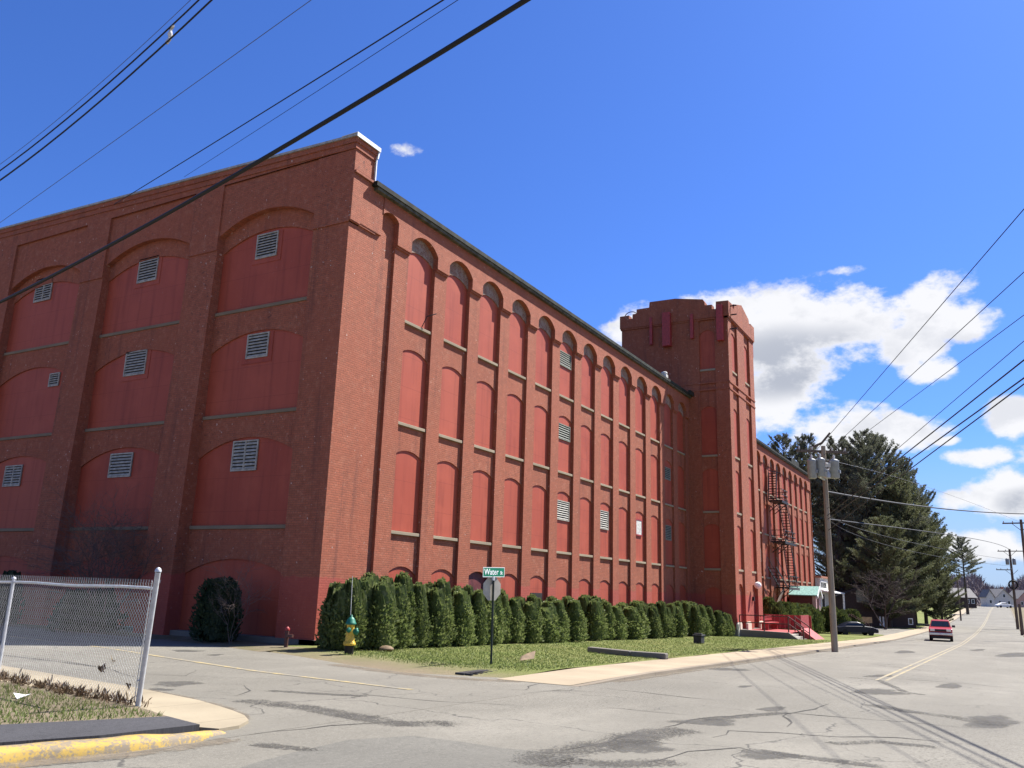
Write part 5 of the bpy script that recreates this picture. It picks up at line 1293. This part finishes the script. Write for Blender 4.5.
m = MB(); m.box(x0+.4, x0+4.0, Yw-.05, Yw, zt2-1.25, zt2-.35); wdw = m.build('window', M['white'], an)
for k in range(4): m = MB(); m.box(x0+.55+k*.86, x0+1.2+k*.86, Yw-.06, Yw-.05, zt2-1.12, zt2-.48); m.build('pane', M['glass'], wdw)
m = MB(); m.box(x0+.9, x0+2.4, Yw-.03, Yw, -1.6, zm-.3); m.build('door', M['louver_dark'], an)
m = MB(); m.box(x0+9.2, x0+9.4, Yw-1.25, Yw-1.05, -1.7, zm-.1); m.build('post', M['white'], an)
st = thing('grey_steps', 'pale concrete steps with thin handrails between clipped shrubs and the pole', 'steps', (66, -7, -1))
m = MB()
for i in range(5): m.box(64.0, 65.6, -7.0-.3*i, -6.7-.3*i, -1.6, -.45-.17*i)
m.build('steps', M['concrete'], st)
m = MB()
for x in (64.0, 65.6): m.obox((x,-6.7,.5),(x,-8.2,-.35), .05, .05); m.obox((x,-6.7,-.5),(x,-6.7,.5), .05, .05, up=(1,0,0)); m.obox((x,-8.2,-1.3),(x,-8.2,-.35), .05, .05, up=(1,0,0))
m.build('handrail', M['rail'], st)
M['pinkish'] = simple('faded_pink_siding', (.42,.27,.23), .7)
rgh = np.array([CR[0], CR[1]]); rgh /= np.linalg.norm(rgh); RZ = math.atan2(rgh[1], rgh[0])
def house(name, label, px, D, w, d, he, hr, wallm, roofm, windows=(), rz=RZ, gable=True, zoff=-.2, chimney=False):
    P = gp(px, D); h = thing(name, label, 'house' if name != 'shed' else 'shed', (P[0], P[1], P[2]+zoff), rz)
    m = MB()
    if gable: m.prism([(-w/2,-.6),(w/2,-.6),(w/2,he),(0,hr),(-w/2,he)], lambda u, z, dd: (u, dd, z), 0, d)
    else: m.prism([(0,-.6),(d,-.6),(d,he),(d/2,hr),(0,he)], lambda u, z, dd: (dd, u, z), -w/2, w/2)
    m.build('wall', M[wallm], h, local=True)
    m = MB(); o = .35; t = .16
    if gable:
        for s in (-1, 1): m.prism([(0,hr+.02),(s*(w/2+o),he-o*(hr-he)/(w/2)+.02),(s*(w/2+o),he-o*(hr-he)/(w/2)+t),(0,hr+t+.04)], lambda u, z, dd: (u, dd, z), -o, d+o)
    else:
        for s in (0, 1):
            ya = -o if s == 0 else d+o
            m.prism([(d/2,hr+.02),(ya,he-o*(hr-he)/(d/2)+.02),(ya,he-o*(hr-he)/(d/2)+t),(d/2,hr+t+.04)], lambda u, z, dd: (dd, u, z), -w/2-o, w/2+o)
    rf = m.build('roof', M[roofm], h, local=True)
    if chimney: m = MB(); m.box(w*.2, w*.2+.6, d*.4, d*.4+.6, hr-.9, hr+.9); m.build('chimney', M['brick'], rf, local=True)
    for (u0, u1, z0, z1, mt) in windows:
        m = MB(); m.box(u0, u1, -.06, .0, z0, z1); f = m.build('window', M['white'] if mt == 'glass' else M[mt], h, local=True)
        if mt == 'glass': m = MB(); m.box(u0+.1, u1-.1, -.075, -.06, z0+.1, z1-.1); m.build('pane', M['glass'], f, local=True)
    return h
s_ = 108/FPX
sh = house('shed', 'dark brown shed in the shade under the pines', 874, 108, 10.4, 7, 3.6, 5.6, 'dark_brown', 'roof', [(-2.2,-.6,3.2,4.7,'louver_green'),(.55,.75,.4,1.5,'white'),(.95,1.15,.2,1.5,'white'),(4.2,4.8,.6,1.4,'glass')])
P = gp(851, 104); tag(thing('metal_panels', 'grey sheet metal panels standing behind the navy car', 'panel', P, RZ))
pn = bpy.data.objects['metal_panels']
m = MB()
for k in range(3): m.box(-.9+k*.62, -.9+k*.62+.58, -.05, .02+.03*k, -.2, 1.5-.1*k)
m.build('sheet', M['xfmr'], pn, local=True)
m = MB(); m.box(-.92,-.84,-.02,.08,-.3,1.8); m.build('post', M['galv'], pn, local=True)
P = gp(864, 103); bd = thing('plywood_board', 'yellowish plywood board hung beside the grey panels', 'board', P, RZ)
m = MB(); m.box(-.85,.85,-.04,.04,.55,1.25); m.build('sheet', M['yellow_board'], bd, local=True)
for u in (-.8,.75): m = MB(); m.box(u,u+.06,.04,.1,-.3,1.3); m.build('post', M['pole_dark'], bd, local=True)
house('house', 'far grey roofed house beside the slender pine', 963, 235, 7.6, 7, 2.3, 4.6, 'dark_brown', 'shingle', [(1.0,1.9,.6,1.8,'glass'),(2.4,3.3,.6,1.8,'glass')], rz=RZ, gable=False, zoff=.7)
house('house', 'far white house with its steep gable facing the street, left of two', 991, 285, 2.6, 4, 3.6, 5.6, 'offwhite', 'shingle', [(-.5,.5,1.2,2.4,'glass')])
house('house', 'larger far white house with gable and chimney at the street crest', 1005, 300, 6.6, 8, 3.0, 6.2, 'offwhite', 'shingle', [(-2.2,-1.2,1,2.3,'glass'),(-.5,.5,3.4,4.6,'glass'),(1.0,2.0,1,2.3,'glass')], chimney=True)
house('house', 'far reddish house at the right edge of the picture', 1027, 310, 6, 8, 3.4, 6.2, 'pinkish', 'shingle', [(-2.2,-1.2,1,2.3,'glass')])
# wooded hill behind the crest
hx0 = at(700, 600, 620); 
V = []; F = []; nx_, ny_ = 60, 8
for i in range(nx_):
    px = 860+i*6; 
    for j in range(ny_):
        D = 420+j*45; t = j/(ny_-1); q = at(px, 605, D); top = (14+5*math.sin(i*.23)+2.5*math.sin(i*.71)+(6 if px < 985 else 0))*math.sin(t*PI/2)
        V.append((q[0], q[1], top*1.25-1))
for i in range(nx_-1):
    for j in range(ny_-1): F.append((i*ny_+j, (i+1)*ny_+j, (i+1)*ny_+j+1, i*ny_+j+1))
m = MB(); m.add(V, F); struct(m.build('hill', M['hill']))
rng = np.random.default_rng(77); V = np.array(V).reshape(nx_, ny_, 3); n = 30000
i = rng.integers(0, nx_-1, n); j = rng.integers(0, ny_-1, n); fi = rng.uniform(0, 1, (n,1)); fj = rng.uniform(0, 1, (n,1))
base = V[i,j]*(1-fi)*(1-fj)+V[i+1,j]*fi*(1-fj)+V[i,j+1]*(1-fi)*fj+V[i+1,j+1]*fi*fj
hh = rng.uniform(2.5, 6.5, n); base[:, 2] += hh*rng.uniform(0, .8, n)
Vw, Fw = cards(base, rng.normal(0, .45, (n, 3))+np.array([0,0,.8]), hh, .05+hh*.03, rng)
tag(rawmesh('bare_woods', Vw, Fw, simple('bare_branches', (.17,.14,.14), .95, .1, 0, .35, .05)), 'distant grey brown bare woods on the hill', None, None, 'stuff')

# ================================================================== SKY, SUN, CAMERA
SUN_EL = 53.0; SUN_DIR = (.876, -.482)
w = bpy.data.worlds.new('World'); SC.world = w; w.use_nodes = True; nt = w.node_tree
for n_ in list(nt.nodes): nt.nodes.remove(n_)
class WT(NT):
    def __init__(s): s.t = nt
T = WT()
outw = T.n('OutputWorld'); bg = T.n('Background'); nt.links.new(bg.outputs[0], outw.inputs[0])
sky = T.n('TexSky'); sky.sky_type = 'NISHITA'; sky.sun_disc = False; sky.sun_elevation = R_(SUN_EL)
sky.sun_rotation = math.atan2(SUN_DIR[0], SUN_DIR[1]); sky.air_density = 1.0; sky.dust_density = SKY_DUST; sky.ozone_density = SKY_OZONE
tint = T.mix(1.0, sky.outputs[0], (.66,.975,1.66), 'MULTIPLY')
dirv = T.n('TexCoord').outputs['Generated']; nv = T.n('VectorMath', operation='NORMALIZE'); T.set(nv.inputs[0], dirv); dv = nv.outputs[0]
s3 = T.sep(dv); az = T.math('ARCTAN2', s3[1], s3[0]); el = T.math('ARCSINE', s3[2])
skyc = T.mix(T.ramp(el, .0, .20, .85, 0), tint, (4.5,5.9,8.1))
def azel(px, py):
    d = ray(px, py); d = d/np.linalg.norm(d); return math.atan2(d[1], d[0]), math.asin(d[2])
def blobs(lst, extra=()):
    acc = None
    for bl in lst:
        px, py, rx, ry = bl[:4]; pk = bl[4] if len(bl) > 4 else 1
        a0, e0 = azel(px, py); a1 = azel(px+rx, py); e1 = azel(px, py-ry)
        ra = max(.004, abs(a1[0]-a0)); re = max(.004, abs(e1[1]-e0))
        u = T.math('MULTIPLY', T.math('SUBTRACT', az, a0), 1/ra); v = T.math('MULTIPLY', T.math('SUBTRACT', el, e0), 1/re)
        q = T.math('SUBTRACT', pk, T.math('MULTIPLY_ADD', u, u, T.math('MULTIPLY', v, v)))
        acc = q if acc is None else T.math('SMOOTH_MAX', acc, q, .35)
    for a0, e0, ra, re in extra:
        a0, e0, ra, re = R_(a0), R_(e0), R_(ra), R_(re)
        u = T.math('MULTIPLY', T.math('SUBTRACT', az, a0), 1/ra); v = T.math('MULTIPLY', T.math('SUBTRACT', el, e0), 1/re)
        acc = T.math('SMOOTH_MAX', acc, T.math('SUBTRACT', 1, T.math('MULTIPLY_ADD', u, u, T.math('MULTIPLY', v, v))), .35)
    return acc
CL = [(800,388,62,50,1.02),(772,420,45,30,1.),(655,335,60,42),(715,335,85,55),(790,335,80,62),(860,320,75,48),(925,305,65,36),(965,318,42,26),(905,345,45,26),(785,395,75,58),(735,430,60,40),(820,430,95,40),(905,432,62,26),(930,372,42,15),(853,270,34,9,.55),(972,457,50,14),(1015,415,38,26),(1010,495,60,34),(960,500,36,12),(945,441,22,7),(1000,545,60,20),(400,150,34,13,.12),(930,540,40,14),(1075,470,70,60),(620,430,60,40),(560,470,60,40),(1150,380,80,40),(1260,470,120,60)]
dens = blobs(CL, [(150,20,20,9),(-165,26,16,9),(-130,22,16,8),(-70,16,20,8)])  # second list: unseen clouds added outside the view to whiten the fill light
sv = T.n('VectorMath', operation='MULTIPLY'); T.set(sv.inputs[0], dv); sv.inputs[1].default_value = (1, 1, 1.7)
n1 = T.noise(sv.outputs[0], 9, 9, .60); n2 = T.noise(sv.outputs[0], 4, 4, .55)
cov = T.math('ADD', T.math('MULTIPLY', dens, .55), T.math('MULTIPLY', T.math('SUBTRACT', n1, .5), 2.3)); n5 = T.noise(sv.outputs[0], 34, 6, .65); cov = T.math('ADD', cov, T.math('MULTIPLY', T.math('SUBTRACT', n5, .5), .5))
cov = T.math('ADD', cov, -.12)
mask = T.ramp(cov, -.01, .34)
sun_up = T.n('VectorMath', operation='ADD'); T.set(sun_up.inputs[0], sv.outputs[0]); sun_up.inputs[1].default_value = (.02, -.012, .06)
n3 = T.noise(sun_up.outputs[0], 9, 9, .60)
lit = T.math('SUBTRACT', n1, n3)
grey = blobs([(790,362,125,42),(700,370,60,36),(1040,505,60,22)])  # shaded cloud undersides, put into the cloud colour as grey
gm = T.math('MULTIPLY', T.ramp(T.math('ADD', grey, T.math('MULTIPLY', T.math('SUBTRACT', n2, .5), 1.6)), -.2, .9), T.ramp(cov, .15, .6))
gm = T.math('MAXIMUM', gm, T.math('MULTIPLY', T.ramp(lit, .02, .22), .35))
cc = T.mix(gm, (CLOUD*1.0, CLOUD*1.0, CLOUD*1.02), (CLOUD*.52, CLOUD*.55, CLOUD*.62))
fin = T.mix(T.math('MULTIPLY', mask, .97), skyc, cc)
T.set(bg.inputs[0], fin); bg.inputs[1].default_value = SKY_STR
sl = bpy.data.lights.new('sun', 'SUN'); sl.energy = SUN_E; sl.angle = R_(.53); sl.color = (1.0, .955, .89)
so = bpy.data.objects.new('sun', sl); COL.objects.link(so)
sd = Vector((SUN_DIR[0]*math.cos(R_(SUN_EL)), SUN_DIR[1]*math.cos(R_(SUN_EL)), math.sin(R_(SUN_EL)))).normalized()
so.rotation_euler = sd.to_track_quat('Z', 'Y').to_euler(); so.location = (0, -40, 60)
cd = bpy.data.cameras.new('camera'); cd.sensor_width = 36; cd.sensor_fit = 'HORIZONTAL'; cd.lens = FPX*36/1024; cd.clip_start = .1; cd.clip_end = 6000
co = bpy.data.objects.new('camera', cd); COL.objects.link(co)
Mx = Matrix(((CR[0],CU[0],-CF[0],CAM[0]),(CR[1],CU[1],-CF[1],CAM[1]),(CR[2],CU[2],-CF[2],CAM[2]),(0,0,0,1))); co.matrix_world = Mx
SC.camera = co
SC.view_settings.view_transform = 'Standard'; SC.view_settings.look = 'None'; SC.view_settings.exposure = EXPOSURE; SC.view_settings.gamma = 1
SC.view_settings.use_curve_mapping = False
SC.cycles.max_bounces = 6; SC.cycles.diffuse_bounces = 3; SC.cycles.transparent_max_bounces = 8
